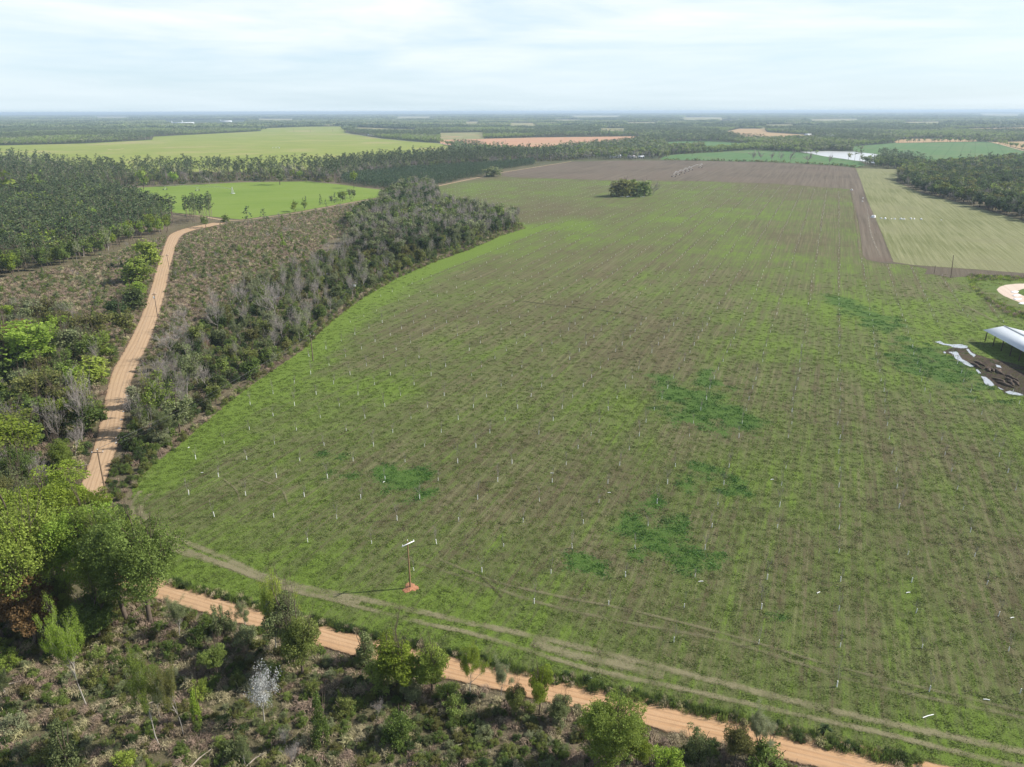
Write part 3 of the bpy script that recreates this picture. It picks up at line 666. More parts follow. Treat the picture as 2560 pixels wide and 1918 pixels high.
track([(2470,354),(2500,361),(2555,376),(2640,396)], 6, bpy.data.materials['pale_lane'], .3, 'farm_lane')
# pale cut stalks lying along the left road's verges
VERGE = track_mat('pinkish_verge', (.27,.19,.13), .3, .75)
rl = ROAD_LEFT.copy(); rl[:,2] *= 1.55; ribbon('road_verge', rl[:int(len(rl)*.62)], .03, VERGE, 1.25)
rl2 = ROAD_LEFT.copy(); rl2[:,2] *= 1.25; ribbon('road_verge', rl2[int(len(rl2)*.62):], .03, track_mat('dark_verge', (.10,.075,.045), .3, .8), 1.2)
# dark soil by the field corner and the ditch
mudm = crop_mat('dark_mud', (.035,.026,.020), (.075,.055,.040), .8, .4, .6, (.10,.075,.05), 1.0)
def c9(pts): return [P(2000+a/3.314, 600+b/3.314) for a, b in pts]
sheet('bare_soil', c9([(560,170),(780,180),(1000,215),(1250,235),(1500,250),(1856,270),(2300,300),(2300,330),(1856,295),(1500,290),(1380,305),(1240,312),(1100,285),(1030,285),(1060,240),(900,205),(700,195)]), .05, crop_mat('bare_soil', (.085,.07,.05), (.12,.10,.07), .5, .3, .5), jag=.6)
sheet('grass_verge', PP([(2300,672),(2400,688),(2600,697),(2900,740),(3100,1000),(2700,850),(2560,795),(2475,748),(2440,708)]), .03, crop_mat('verge_grass', (.085,.125,.030), (.125,.165,.042), .6, .3, .3, (.15,.13,.075), .5, pa=(.5,.66), pscale=.03), jag=.5)
sheet('mud_pit', c9([(1180,930),(1240,900),(1300,890),(1390,890),(1440,940),(1540,975),(1700,1010),(2000,1080),(2400,1200),(2400,1400),(1856,1290),(1700,1270),(1640,1225),(1560,1160),(1490,1110),(1450,1060),(1330,1000),(1250,950)]), .05, mudm, jag=.5)
for pl in ([(1115,848),(1160,838),(1200,862),(1260,868),(1330,865),(1390,882),(1385,897),(1330,900),(1270,892),(1240,878),(1190,872)],
           [(1228,930),(1300,926),(1322,960),(1340,988),(1400,1020),(1450,1045),(1420,1056),(1370,1036),(1320,1003),(1285,985),(1270,950)],
           [(1375,905),(1395,905),(1420,935),(1455,955),(1440,972),(1405,945)], [(1455,1075),(1475,1075),(1500,1105),(1480,1110)],
           [(1498,1130),(1540,1138),(1580,1170),(1612,1205),(1585,1216),(1530,1195),(1520,1165)], [(1700,1262),(1740,1252),(1830,1276),(1856,1290),(1800,1290),(1730,1280)],
           [(1620,1035),(1660,1045),(1670,1062),(1630,1055)],[(1190,925),(1210,932),(1205,945),(1190,940)],
           [(2430-800,1215),(1650,1225),(1690,1245),(1660,1240)]):
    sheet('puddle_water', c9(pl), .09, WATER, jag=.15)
for pl in ([(1548,491.5),(1562,490.5),(1580,490.5),(1584,492.5),(1560,493)],[(1600,491),(1610,490.5),(1613,492.3),(1601,492.6)],[(941,501),(965,497),(975,500),(968,505),(948,507)],[(880,655),(892,650),(894,658),(884,662)],[(683,735),(694,730),(697,745),(688,752)],[(808,682),(816,680),(820,686),(810,688)]):
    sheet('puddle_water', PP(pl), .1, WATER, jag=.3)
# sandy loop with a grassy middle
sandm = crop_mat('pale_sand', (.50,.40,.32), (.60,.50,.42), .3, .2, .3)
sheet('sandy_loop', c9([(1630,412),(1650,392),(1700,374),(1780,365),(1900,362),(2100,366),(2300,400),(2400,460),(2300,560),(2100,590),(1900,560),(1850,530),(1760,495),(1690,465),(1645,435)]), .06, sandm, jag=.2)
sheet('loop_grass', c9([(1800,425),(1840,408),(1900,402),(2050,404),(2200,430),(2240,470),(2150,520),(2000,520),(1890,480),(1810,445)]), .10, crop_mat('loop_grass', (.06,.10,.02), (.10,.15,.03)), jag=.2)

# ------------------------------------------------------------------ placements of vegetation
PL = []   # dict(kind, col, x, y, w, h, zone)
HAND = []
def scatter(poly, sp, mix, zone, wh, jit=.45, keep=1.0, avoid=True, fieldsx=False):
    """mix: list of (weight, kind, colour); wh: kind -> (w, h, variation)"""
    a = np.array(poly); x0, y0 = a.min(0); x1, y1 = a.max(0)
    gx, gy = np.meshgrid(np.arange(x0, x1, sp), np.arange(y0, y1, sp*.87))
    gx = gx + (np.arange(gx.shape[0]) % 2)[:,None]*sp/2
    gx = (gx + rng.uniform(-jit, jit, gx.shape)*sp).ravel(); gy = (gy + rng.uniform(-jit, jit, gy.shape)*sp).ravel()
    ok = inpoly(gx, gy, poly) & (rng.random(len(gx)) < keep); gx = gx[ok]; gy = gy[ok]
    if avoid:
        ok = ~near_road(gx, gy, 1.0 if sp < 2.9 else 2.6)
        if fieldsx:
            for k in PW: ok &= ~inpoly(gx, gy, PW[k])
        gx = gx[ok]; gy = gy[ok]
    if zone == 'ditch weeds':
        lp = c9([(1600,400),(1700,355),(1900,345),(2500,360),(2500,620),(1850,560),(1680,490)]); ok = ~inpoly(gx, gy, lp); gx, gy = gx[ok], gy[ok]
    ws = np.array([m[0] for m in mix], float); ws /= ws.sum()
    # species come in drifts
    u = (.55*fbm(gx/(sp*6), gy/(sp*6), abs(hash(zone)) % 97 if False else len(zone), 3)*1.0 + .45*rng.random(len(gx)))
    u = np.argsort(np.argsort(u))/max(1, len(u)); ch = np.minimum(np.searchsorted(np.cumsum(ws), u), len(mix)-1)
    for x, y, c in zip(gx, gy, ch):
        k, col = mix[c][1], mix[c][2]; w, h, v = wh[k]
        s = rng.uniform(1-v, 1+v); PL.append((k, col, x, y, w*s*rng.uniform(.88,1.12), h*s, zone, None))
def hand(bx, by, ty, wpx, kind, col, label, wscale=1.0):
    if kind == 'leafy' and wid(bx, by, wpx) > .85*hgt(bx, by, ty): kind = 'bushy'
    x, y = P(bx, by); PL.append((kind, col, x, y, wid(bx, by, wpx)*wscale, max(hgt(bx, by, ty)*1.05, .8), 'hand', label))
    HAND.append((x, y))

# ---- nearest trees, one by one
A = ' below the dirt road'
hand(217,1766,1534,150,'sparse','yg','tall pale green tree with a bare light trunk, in the scrub at bottom left')
hand(397,1861,1629,125,'sparse','bg','slender bright green tree with thin trunk, left of the twin-trunked grey tree')
hand(459,1839,1633,100,'sparse','ol','nearly leafless pale tree with crooked grey trunks, in the scrub at bottom left')
hand(661,1803,1662,92,'blossom','wh','small tree covered in white blossom in the scrub')
hand(377,1564,1296,200,'big','mg','tall green tree with pale trunk right where the dirt road emerges')
hand(318,1552,1302,170,'big','bg','green tree second from the road bend, beside the pale-trunked tall one')
hand(250,1530,1285,170,'big','yg','broad tree of the corner grove, left of the two tall green ones')
hand(95,1570,1252,240,'big','bg','huge bright green rounded tree at the left picture edge above the russet tree')
hand(150,1440,1209,240,'big','yg','big yellow-green tree standing over the end of the left road')
hand(20,1430,1200,150,'big','ol','olive tree at left edge behind the huge bright green one')
hand(255,1440,1250,150,'big','yg','yellow-green tree at the road bend near the leaning pole')
hand(89,1612,1417,150,'leafy','rs','russet budding tree at the left picture edge')
hand(10,1600,1450,110,'leafy','rs','second russet tree, cut by the left edge')
hand(173,1570,1480,62,'leafy','bg','small bright green tree beside the russet tree')
hand(169,1911,1807,80,'cone','gg','pale green cone-shaped shrub at the bottom left')
hand(494,1805,1730,34,'cone','yg','little yellow-green sapling right of the twin-trunked tree')
hand(546,1690,1605,70,'leafy','mg','dark leafy young tree in the scrub below the road')
hand(690,1626,1447,125,'sparse','bg','feathery bright green tree standing across the dirt road')
hand(725,1640,1490,110,'leafy','gg','soft green tree beside the feathery one on the road edge')
hand(758,1692,1539,105,'leafy','ol','bushy olive tree just right of the feathery tree by the road')
hand(619,1580,1505,72,'sparse','gg','thin grey-green shrub at the road edge, left of the feathery tree')
hand(450,1590,1490,70,'sparse','gg','airy grey-green shrub at the road edge near the tall pale-trunked tree')
hand(560,1590,1520,60,'shrub','gg','grey-green bush between airy shrubs on the lower road edge')
hand(917,1655,1587,68,'cone','gg','light green pointed bush over the road edge')
hand(992,1721,1595,120,'leafy','yg','rounded yellow-green tree in the middle of the road edge row')
hand(945,1715,1640,80,'shrub','mg','green shrub tucked under the rounded yellow-green tree')
hand(1081,1729,1613,95,'leafy','bg','green tree next to the right of the rounded yellow-green tree')
hand(1174,1744,1617,105,'sparse','yg','yellowish airy tree with dark thin trunk on the road edge')
hand(1253,1745,1643,60,'sparse','gg','thin see-through sapling in front of the orange road')
hand(1348,1785,1668,66,'leafy','yg','slim yellow-green tree with bare straight trunk beside the road')
hand(1522,1930,1762,170,'big','bg','large bright green tree at the bottom edge below the road')
hand(1590,1918,1820,90,'leafy','yg','yellow-green tree adjoining the large bright one at the bottom')
hand(999,1848,1781,88,'shrub','mg','round green bush alone in dry grass at the bottom')
hand(805,1856,1744,55,'cone','mg','upright green shrub right of the white blossom tree')
hand(1837,1906,1816,72,'leafy','ol','olive green sapling on the near edge of the orange road')
hand(1894,1880,1769,86,'sparse','gg','almost bare spindly tree on the near edge of the orange road')
hand(1909,1925,1868,120,'shrub','mg','wide green bush at the foot of the spindly tree')
hand(1667,1925,1872,90,'shrub','yg','bright yellow-green bush at the bottom edge')
hand(1290,1795,1711,64,'leafy','ol','dull olive tree left of the slim yellow-green one')
hand(1400,1800,1740,60,'leafy','gg','grey-green shrubby tree right of the slim yellow-green one')
hand(1740,1890,1830,70,'shrub','gg','soft bush on the lower verge near the olive sapling')
# ---- left of the road
hand(258,917,824,82,'leafy','bg','round bright tree close to the left side of the road')
hand(232,955,893,95,'leafy','bg','low bright green tree just below the round bright tree')
hand(106,935,807,160,'big','yg','large dense tree in the grove left of the road')
hand(38,905,787,110,'leafy','rs','russet-topped tree at the back of the left grove')
hand(172,925,811,80,'leafy','gg','grey-green tree between the large dense tree and the round bright one')
hand(76,940,883,50,'blossom','wh','little white blossom tree in the shade of the left grove')
hand(8,960,885,100,'leafy','mg','green tree cut by the left edge, beside the white blossom tree')
hand(106,1035,934,120,'big','ol','olive-green tree left of the grey-topped trees')
hand(40,1050,975,110,'big','mg','broad green tree by the left edge, midway down the grove')
hand(205,1105,940,115,'bare','','grey leafless tree leaning near the road')
hand(230,1090,985,90,'leafy','mg','green tree in front of the grey leafless one by the road')
hand(144,1115,993,80,'bare','','white-trunked bare tree in the left grove')
hand(38,1175,1045,170,'big','yg','large yellow-green tree at the left edge above the grey brush')
hand(160,1191,1094,56,'leafy','bg','narrow bright green tree by the road above the leaning pole')
hand(70,1210,1110,140,'bare','','spreading grey bare tree at left edge')
hand(20,1230,1140,120,'bare','','second grey bare tree at left edge, lower')
hand(55,1260,1166,90,'leafy','gg','blue-green tree under the grey bare trees')
hand(366,665,592,72,'leafy','bg','bright green tree where the left road starts to bend')
hand(352,706,641,82,'leafy','bg','bright green spreading tree left of the road, below the bend')
hand(346,746,702,52,'leafy','yg','small yellow-green tree on the left verge')
hand(316,845,765,62,'leafy','ol','olive tree on slim dark trunks at the left verge')
hand(335,778,712,62,'leafy','dg','dark green tree at the left verge')
hand(300,800,735,60,'leafy','dg','dark green tree behind the olive verge tree')
# ---- right of the road
hand(422,1088,942,120,'sparse','bg','light green tree with pale trunk between road and orchard')
hand(450,1080,980,80,'leafy','gg','soft green tree beside the pale-trunked light green one')
hand(376,1079,934,50,'sparse','rs','slender leaning tree with brownish twigs near the wires')
hand(469,999,870,100,'sparse','gg','grey-green airy tree between road and orchard')
hand(399,950,887,70,'bare','','pale bare tree in the strip beside the road')
hand(427,895,820,105,'bare','','grey bare tree casting shade on the road')
hand(543,834,743,75,'bare','','white-limbed bare tree in the strip')
hand(689,811,710,95,'bare','','tall pale bare tree beside the hidden pools')
hand(613,778,701,80,'bare','','grey bare tree behind the white-limbed one')
hand(524,900,845,46,'bare','red','small reddish bare tree in the strip')
hand(477,824,756,95,'bare','','spreading grey bare tree at the back of the strip')
hand(650,800,735,70,'sparse','gg','greenish bare tree with pale limbs')
# ---- the island of trees in the orchard
hand(1525,490,455,52,'bare','','grey bare tree at the left of the tree island')
hand(1542,492,452,50,'bushy','ol','olive tree second from left in the tree island')
hand(1566,491,446,66,'bushy','ol','tallest tree in the middle of the island')
hand(1583,488,450,50,'bushy','mg','tree behind the tallest one of the island')
hand(1610,489,450,52,'bushy','mg','green tree right of the gap in the island')
hand(1632,489,456,44,'bare','','grey tree at the right end of the island')
hand(1556,486,458,46,'bare','','bare tree in the back row of the island')
hand(1595,493,470,30,'shrub','dg','dark bush over the puddle in the island')
hand(1228,441,416,56,'bushy','gg','rounded grey-green tree alone at the corner of the plowed field')
# row of bare pecans by the pond
for i, (bx, by, ty) in enumerate([(1881,403,377),(1904,403,378),(1929,404,380),(1953,405,380),(1974,409,376),(2017,412,382),(2069,414,385)]):
    hand(bx, by, ty, 26, 'bare', '', ['first','second','third','fourth','fifth, leaning,','sixth, set apart,','last'][i]+' bare tree from the left in the row before the pond')
# single green poles of young trees in the clearcut and beyond
hand(620,556,517,28,'ypine','yp','dark young pine by the corner of the pivot field')
hand(660,552,522,26,'ypine','yp','second dark young pine right of the field corner')
hand(565,556,535,26,'leafy','bg','small bright tree at the road junction')
hand(707,618,585,18,'cone','yg','single yellow-green sapling in the brown clearcut')
hand(515,570,540,24,'leafy','mg','small green tree under the group of tall pines')
hand(885,455+15,428,22,'leafy','yg','bright tree against dark pines behind the pivot field')
hand(359,474,422,34,'leafy','bg','bright round tree among the pines at the back of the pivot field')
hand(438,466,430,26,'leafy','yg','smaller bright tree in the row behind the pivot field')
hand(30,500,427,70,'leafy','yg','large yellow-green tree at left edge in front of the pines')
hand(100,500,434,50,'leafy','mg','round green tree in front of the pines at left')
hand(2124-1600,462,440,34,'bare','','rounded grey bare tree in the row behind the pivot field')
hand(700,462,415,34,'leafy','gg','grey-green tree in the row behind the pivot field')

wh = {'leafy':(7.5,9.5,.3),'sparse':(6,9,.3),'bare':(6.5,9.5,.3),'pine':(6.5,19,.14),'ypine':(3.8,8,.15),'shrub':(3,2.6,.4),'cone':(2.2,3.6,.35),'brush':(2.6,1.3,.35),'tuft':(1.4,.4,.4)}
# corner grove understory
scatter(PP([(-60,1300),(60,1220),(230,1270),(270,1420),(380,1500),(380,1580),(250,1600),(60,1640),(-80,1640)]), 7, [(3,'leafy','bg'),(2,'leafy','mg'),(2,'shrub','dg'),(1,'leafy','yg')], 'in the dense grove at the road corner', {**wh,'leafy':(7,8.5,.25)}, keep=.85)
scatter(PP([(-60,1560),(150,1600),(270,1530),(330,1480),(420,1500),(460,1570),(380,1600),(250,1640),(60,1650),(-80,1680)]), 1.5, [(2,'brush','br'),(2,'shrub','mg'),(2,'shrub','ol'),(1,'brush','ta')], 'corner grove floor (low)', {**wh,'shrub':(1.9,1.4,.4)}, keep=.95)
# left grove
GROVE = PP([(-120,860),(60,790),(210,830),(305,890),(262,1000),(235,1080),(200,1190),(175,1240),(60,1260),(-150,1300)])
scatter(GROVE, 1.8, [(2,'brush','br'),(1.5,'brush','ta'),(2,'shrub','mg'),(1.5,'shrub','dg'),(1,'shrub','ol')], 'grove floor (low)', {**wh,'shrub':(2.2,1.6,.4)}, keep=.9)
scatter(GROVE, 6.3, [(3,'leafy','mg'),(2,'bushy','bg'),(2,'leafy','yg'),(2,'leafy','ol'),(1.5,'bare',''),(1.5,'shrub','dg'),(1.5,'leafy','gg')], 'in the grove left of the road', {**wh,'leafy':(7.5,11.5,.2),'bushy':(6.5,8.5,.2),'bare':(7.5,11,.2)})
# strip between road and orchard
STRIP = PP([(300,1140),(325,1040),(360,965),(420,890),(480,830),(560,770),(640,712),(740,668),(820,640),(890,600),(930,556),(975,520),(1020,470),(1060,445),(1085,470),(1100,505),(1180,525),(1290,545),(1305,565),(1250,584),(1170,618),(1090,645),(1000,684),(910,732),(830,792),(750,868),(640,942),(560,1000),(500,1048),(440,1100),(375,1150)])
scatter(STRIP, 6.4, [(4.5,'bare',''),(2.6,'sparse','gg'),(1.8,'bushy','mg'),(1.8,'bushy','gg'),(1.2,'bushy','dg'),(1,'leafy','ol'),(1,'shrub','mg')], 'in the wooded strip between road and orchard', {**wh,'leafy':(5.6,7.5,.3),'bushy':(5,6,.3),'bare':(6.5,10,.25),'sparse':(6,9,.25)}, keep=.74)
scatter(STRIP, 3.2, [(2,'shrub','mg'),(2,'shrub','dg'),(1.5,'shrub','ol'),(1,'brush','br'),(1,'shrub','gg')], 'undergrowth of the wooded strip', wh, keep=.9)
scatter(PP([(860,560),(930,520),(1020,460),(1085,470),(1100,505),(1290,545),(1305,565),(1170,612),(1000,650),(900,640)]), 7.5, [(2,'leafy','dg'),(2,'bare',''),(2,'leafy','gg'),(1,'leafy','mg')], 'at the dense far end of the wooded strip', {**wh,'leafy':(7.5,10,.2),'bare':(7,11,.2)}, keep=.8)
# hedge of shrubs along orchard edge
# clearcut scrub (brown) between left road and strip, and left of the road
CLEAR = PP([(452,590),(560,560),(700,545),(830,520),(950,500),(1000,470),(960,520),(900,565),(820,605),(740,672),(640,716),(560,775),(480,835),(420,895),(345,925),(330,1000),(300,1080),(300,1000),(330,920),(370,850),(400,780),(425,680),(440,620)])
CLEAR2 = PP([(-150,790),(0,700),(110,680),(228,652),(301,628),(345,610),(420,590),(415,640),(395,700),(370,780),(330,850),(300,890),(210,825),(60,785),(-100,860)])
for zz, pl_ in (('in the brown clearing right of the road', CLEAR), ('in the scrubby clearing left of the road', CLEAR2)):
    scatter(pl_, 1.9, [(4.2,'brush','br'),(2.4,'brush','ta'),(2,'shrub','ol'),(2.2,'shrub','mg'),(1.2,'shrub','gg'),(1,'brush','br')], zz+' (low)', {**wh,'shrub':(1.6,1.1,.5),'brush':(2.4,1.1,.4)}, keep=.95)
    scatter(pl_, 9, [(3,'shrub','mg'),(2,'sparse','gg'),(2,'shrub','gg'),(1.2,'cone','mg'),(1,'bare','')], zz, {**wh,'shrub':(3.2,2.6,.4),'sparse':(3.6,4.2,.3),'bare':(3.5,4.5,.3)}, keep=.6)
# foreground scrub
FORE = PP([(-150,1640),(60,1625),(250,1590),(380,1490),(560,1530),(700,1570),(850,1612),(1000,1650),(1150,1688),(1290,1718),(1440,1753),(1640,1798),(1810,1838),(2000,1880),(2100,1960),(1900,2060),(900,2060),(-250,2060)])
scatter(FORE, 1.25, [(3.0,'brush','br'),(2.6,'brush','ta'),(1.6,'shrub','mg'),(1.3,'shrub','ol'),(.4,'shrub','dg'),(1.2,'shrub','gg'),(.9,'tuft','mg')], 'foreground scrub (low)', {**wh,'shrub':(1.5,.9,.5),'brush':(2.2,.85,.4),'tuft':(1.8,.5,.3)}, keep=.95)
scatter(FORE, 4.4, [(3,'shrub','mg'),(2,'shrub','gg'),(2,'shrub','ol'),(1.2,'shrub','bg'),(1.6,'brush','ta'),(1,'sparse','gg'),(.4,'shrub','dg'),(1,'cone','bg'),(1.2,'bare','')], 'in the scrub below the road', {**wh,'shrub':(2.9,2.0,.4),'cone':(1.5,2.6,.3),'bare':(3,3.6,.3),'sparse':(3,4.4,.3),'brush':(3.6,1.7,.3)}, keep=.6)
scatter(PP([(380,1530),(560,1575),(860,1668),(1290,1765),(1640,1848),(1950,1925),(1900,1955),(1600,1880),(1250,1800),(830,1700),(540,1620),(360,1580)]), 3.0, [(2,'shrub','mg'),(2,'shrub','gg'),(2,'shrub','ol'),(1,'sparse','gg')], 'along the near edge of the lower road', {**wh,'shrub':(3.2,2.7,.35),'sparse':(3,4.6,.3)}, keep=.38)
# bank above the lower road
BANK = PP([(420,1448),(585,1492),(794,1547),(958,1588),(1150,1632),(1319,1672),(1475,1704),(1634,1740),(1833,1786),(2046,1840),(2300,1900),(2300,1932),(2046,1866),(1833,1812),(1634,1766),(1475,1730),(1319,1696),(1150,1654),(958,1608),(794,1566),(585,1508),(420,1462)])
scatter(BANK, .72, [(4,'tuft','mg'),(3,'tuft','dg'),(1.3,'shrub','dg'),(1.4,'brush','ta'),(1,'shrub','mg')], 'bank grass', {**wh,'tuft':(1.7,1.0,.3),'shrub':(1.4,.9,.35),'brush':(1.6,1.0,.3)}, avoid=False)
# rough edge along the wooded strip and inside the strip's foot
scatter(PP([(330,1215),(375,1150),(440,1100),(560,1000),(640,942),(750,868),(830,792),(910,732),(1000,684),(1090,645),(1170,618),(1250,584),(1305,560),(1312,572),(1250,592),(1170,627),(1090,655),(1000,694),(910,744),(830,804),(750,882),(640,957),(560,1017),(440,1122),(375,1170),(335,1235)]), 1.8, [(2,'brush','br'),(2,'shrub','mg'),(2,'shrub','ol'),(1,'brush','ta')], 'rough edge of the strip', {**wh,'shrub':(1.9,1.4,.4),'brush':(2.2,1.2,.3)}, avoid=False)
scatter(PP([(255,1290),(265,1190),(290,1120),(330,1060),(420,1110),(375,1165),(330,1215),(320,1300),(300,1400),(270,1350)]), 2.6, [(2,'shrub','dg'),(2,'shrub','mg'),(1,'shrub','ol'),(1,'brush','br')], 'scrub at the leaning pole', {**wh,'shrub':(2.6,1.9,.4)})
# ditch by the loop
scatter(c9([(1380,300),(1900,310),(2400,340),(2500,760),(2100,700),(1700,540),(1450,400)]), 2.2, [(3,'tuft','mg'),(1,'tuft','ol'),(1,'tuft','bg')], 'ditch weeds', {**wh,'tuft':(2.6,.45,.3)}, keep=.55, avoid=False)
scatter(c9([(1390,290),(1500,290),(1856,310),(2300,330),(2300,350),(1856,340),(1560,335),(1450,350),(1440,400),(1540,470),(1700,540),(1856,600),(2100,700),(2100,760),(1856,660),(1750,640),(1640,560),(1500,480),(1420,400)]), 1.5, [(2,'tuft','mg'),(2,'tuft','bg'),(1,'brush','br'),(1,'tuft','dg')], 'ditch weeds', {**wh,'tuft':(2.2,.9,.3)}, avoid=False)
# pines left
PINE_L = PP([(-500,800),(-100,730),(0,690),(102,669),(228,641),(301,616),(338,592),(423,576),(440,542),(380,522),(300,500),(255,480),(170,478),(0,486),(-400,500)])
scatter(PINE_L, 6.6, [(7,'pine','pn'),(.9,'leafy','mg'),(.6,'leafy','yg')], 'in the dense pine wood left of the road', {**wh,'leafy':(8,13,.2),'pine':(9,16,.2)}, keep=.92)
scatter(PP([(-300,760),(0,700),(102,677),(228,650),(301,624),(345,600),(425,582),(425,572),(338,582),(301,602),(228,626),(102,652),(0,672),(-300,720)]), 7, [(2,'leafy','yg'),(1.3,'leafy','gg'),(1.5,'sparse','gg'),(1.6,'leafy','mg')], 'along the front of the pine wood', {**wh,'leafy':(7,12,.2),'sparse':(6,12,.2)}, keep=.85)
scatter(PP([(463,550),(482,566),(545,548),(530,532),(475,533)]), 5.0, [(1,'pine','pn')], 'in the small group of tall pines at the junction', {**wh,'pine':(5.5,17,.1)}, keep=.9)
# band behind the pivot field
BAND = PP([(-500,540),(-200,505),(0,486),(175,476),(285,470),(447,461.5),(610,454),(773,452),(850,459),(858,447),(1012,428),(1160,418),(1257,412),(1334,405),(1440,401),(1444,396),(1330,392),(1150,396),(1000,404),(850,423),(600,432),(300,432),(180,428),(90,411),(0,402),(-400,402)])
scatter(BAND, 9.5, [(7,'pine','pn'),(1.2,'leafy','gg'),(.8,'leafy','mg'),(1.3,'bare',''),(.3,'leafy','yg')], 'in the tall pines behind the pivot field', {**wh,'pine':(8,21.5,.22),'leafy':(8,12,.25),'bare':(8,14,.2)}, keep=.66)
scatter(BAND, 9, [(1,'shrub','dg'),(1,'shrub','ol')], 'pine understory', {**wh,'shrub':(7,3.5,.3)}, keep=.7)
scatter(PP([(850,459),(858,447),(1012,428),(1160,418),(1334,405),(1440,401),(1444,396),(1330,392),(1150,396),(1000,404),(850,423),(780,440),(773,452)]), 9, [(3,'pine','pn'),(1,'leafy','gg'),(1,'bare','')], 'in the tall pines behind the plantation', {**wh,'pine':(8,20,.15),'leafy':(8,11,.25),'bare':(8,12,.2)}, keep=.85)
PLANT = PP([(856,458),(911,466),(976,473),(1078,467),(1135,455),(1196,440),(1257,424),(1338,412),(1334,406),(1257,414),(1160,419),(1012,429),(858,447)])
scatter(PLANT, 4.4, [(1,'ypine','yp')], 'in the young pine plantation', {**wh,'ypine':(4.6,9,.12)}, jit=.22)
scatter(PP([(690,540),(760,520),(830,505),(860,495),(900,490),(890,500),(830,520),(740,535)]), 9, [(1,'ypine','yp'),(1,'leafy','bg'),(1,'leafy','gg')], 'along the near edge of the pivot field', {**wh,'leafy':(6,8,.2),'ypine':(4,9,.2)}, keep=.7)
# right woods
RWOOD = PP([(2244,452),(2303,480),(2439,515),(2560,550),(2760,598),(3000,640),(3000,430),(2700,415),(2555,402),(2400,412),(2338,420),(2262,426),(2250,438)])
scatter(RWOOD, 8.5, [(3,'leafy','dg'),(1.2,'leafy','ol'),(.9,'pine','pn'),(1.4,'bare',''),(1.4,'leafy','mg'),(1,'bushy','gg')], 'in the dark wood beside the mown field', {**wh,'leafy':(10.5,12,.25),'bushy':(10,10,.25),'pine':(8,17,.15),'bare':(8,12,.2)}, keep=.95)
scatter(PP([(2244,454),(2303,482),(2439,517),(2560,552),(2760,600),(2760,590),(2560,541),(2439,508),(2303,474),(2250,446)]), 7, [(2,'leafy','dg'),(2,'bare',''),(1,'leafy','gg')], 'along the front of the dark wood', {**wh,'leafy':(7.5,9,.2),'bare':(7,9,.2)})
scatter(PP([(2180,412),(2196,420),(2248,424),(2275,422),(2320,412),(2283,404),(2210,400)]), 8, [(2,'leafy','dg'),(1,'leafy','mg'),(1,'pine','pn')], 'at the right end of the pond', {**wh,'leafy':(8,10,.2),'pine':(7,14,.15)})
# hedges between fields
scatter(PP([(1660,400.5),(1933,406),(2089,414.5),(2139,419),(2180,419),(2139,417),(2089,412.5),(1933,404),(1660,398.5)]), 6, [(2,'shrub','ol'),(1,'shrub','dg')], 'low hedge before the green field', {**wh,'shrub':(6,3,.4)}, keep=.6, avoid=False)
scatter(PP([(1660,384),(1700,381.5),(1817,375),(1902,366),(1905,369),(1820,378),(1700,385),(1660,388)]), 7, [(1,'shrub','ol'),(1,'leafy','mg')], 'hedge between the green fields', {**wh,'shrub':(6,3,.4),'leafy':(7,7,.3)}, keep=.7, avoid=False)
scatter(PP([(1640,388),(1700,384),(1758,377),(1758,371),(1700,374),(1640,376)]), 9, [(2,'leafy','gg'),(1,'leafy','mg'),(1,'bare','')], 'in the copse left of the green fields', {**wh,'leafy':(9,14,.2),'bare':(9,14,.2)})
scatter(PP([(1444,400),(1655,398.5),(1690,386),(1668,372),(1608,350),(1599,356),(1542,368),(1400,378),(1380,384),(1444,394)]), 11, [(3,'bare',''),(2,'leafy','gg'),(2,'leafy','mg'),(1,'leafy','ol')], 'in the mixed wood by the farmhouses', {**wh,'leafy':(10,13,.25),'bare':(10,13,.2)}, keep=.8)
scatter(PP([(1905,366),(1940,380),(2010,379),(2070,377),(2132,378),(2130,366),(2100,358),(2000,352),(1930,354)]), 10, [(3,'leafy','gg'),(2,'leafy','mg'),(1,'bare',''),(1,'pine','pn')], 'in the wood behind the pond', {**wh,'leafy':(10,14,.2),'bare':(9,12,.2),'pine':(8,15,.1)})
SPECIAL = [PINE_L, BAND, PLANT, STRIP, CLEAR, CLEAR2, RWOOD]

# ------------------------------------------------------------------ far woods
def far_points(y0, y1, sp, half=.92):
    gx, gy = np.meshgrid(np.arange(-y1*half, y1*half, sp), np.arange(y0, y1, sp))
    gx = (gx + rng.uniform(-.5,.5,gx.shape)*sp).ravel(); gy = (gy + rng.uniform(-.5,.5,gy.shape)*sp).ravel()
    ok = (np.abs(gx) < gy*half+60); gx, gy = gx[ok], gy[ok]
    ok = np.ones(len(gx), bool)
    for k in PW: ok &= ~inpoly(gx, gy, PW[k])
    for s in SPECIAL: ok &= ~inpoly(gx, gy, s)
    return gx[ok], gy[ok]
FARLINE = PP([(-700,405),(0,400),(1140,395),(1444,398),(1660,398),(1933,404),(2139,418),(2250,424),(2560,405),(3300,400)])
FARL = [(-30000, FARLINE[0][1])] + FARLINE + [(30000, FARLINE[-1][1])]
fx, fy = far_points(1150, 3600, 10.5)
lim = np.interp(fx, [p[0] for p in FARL], [p[1] for p in FARL]); ok = fy > lim+15; fx, fy = fx[ok], fy[ok]

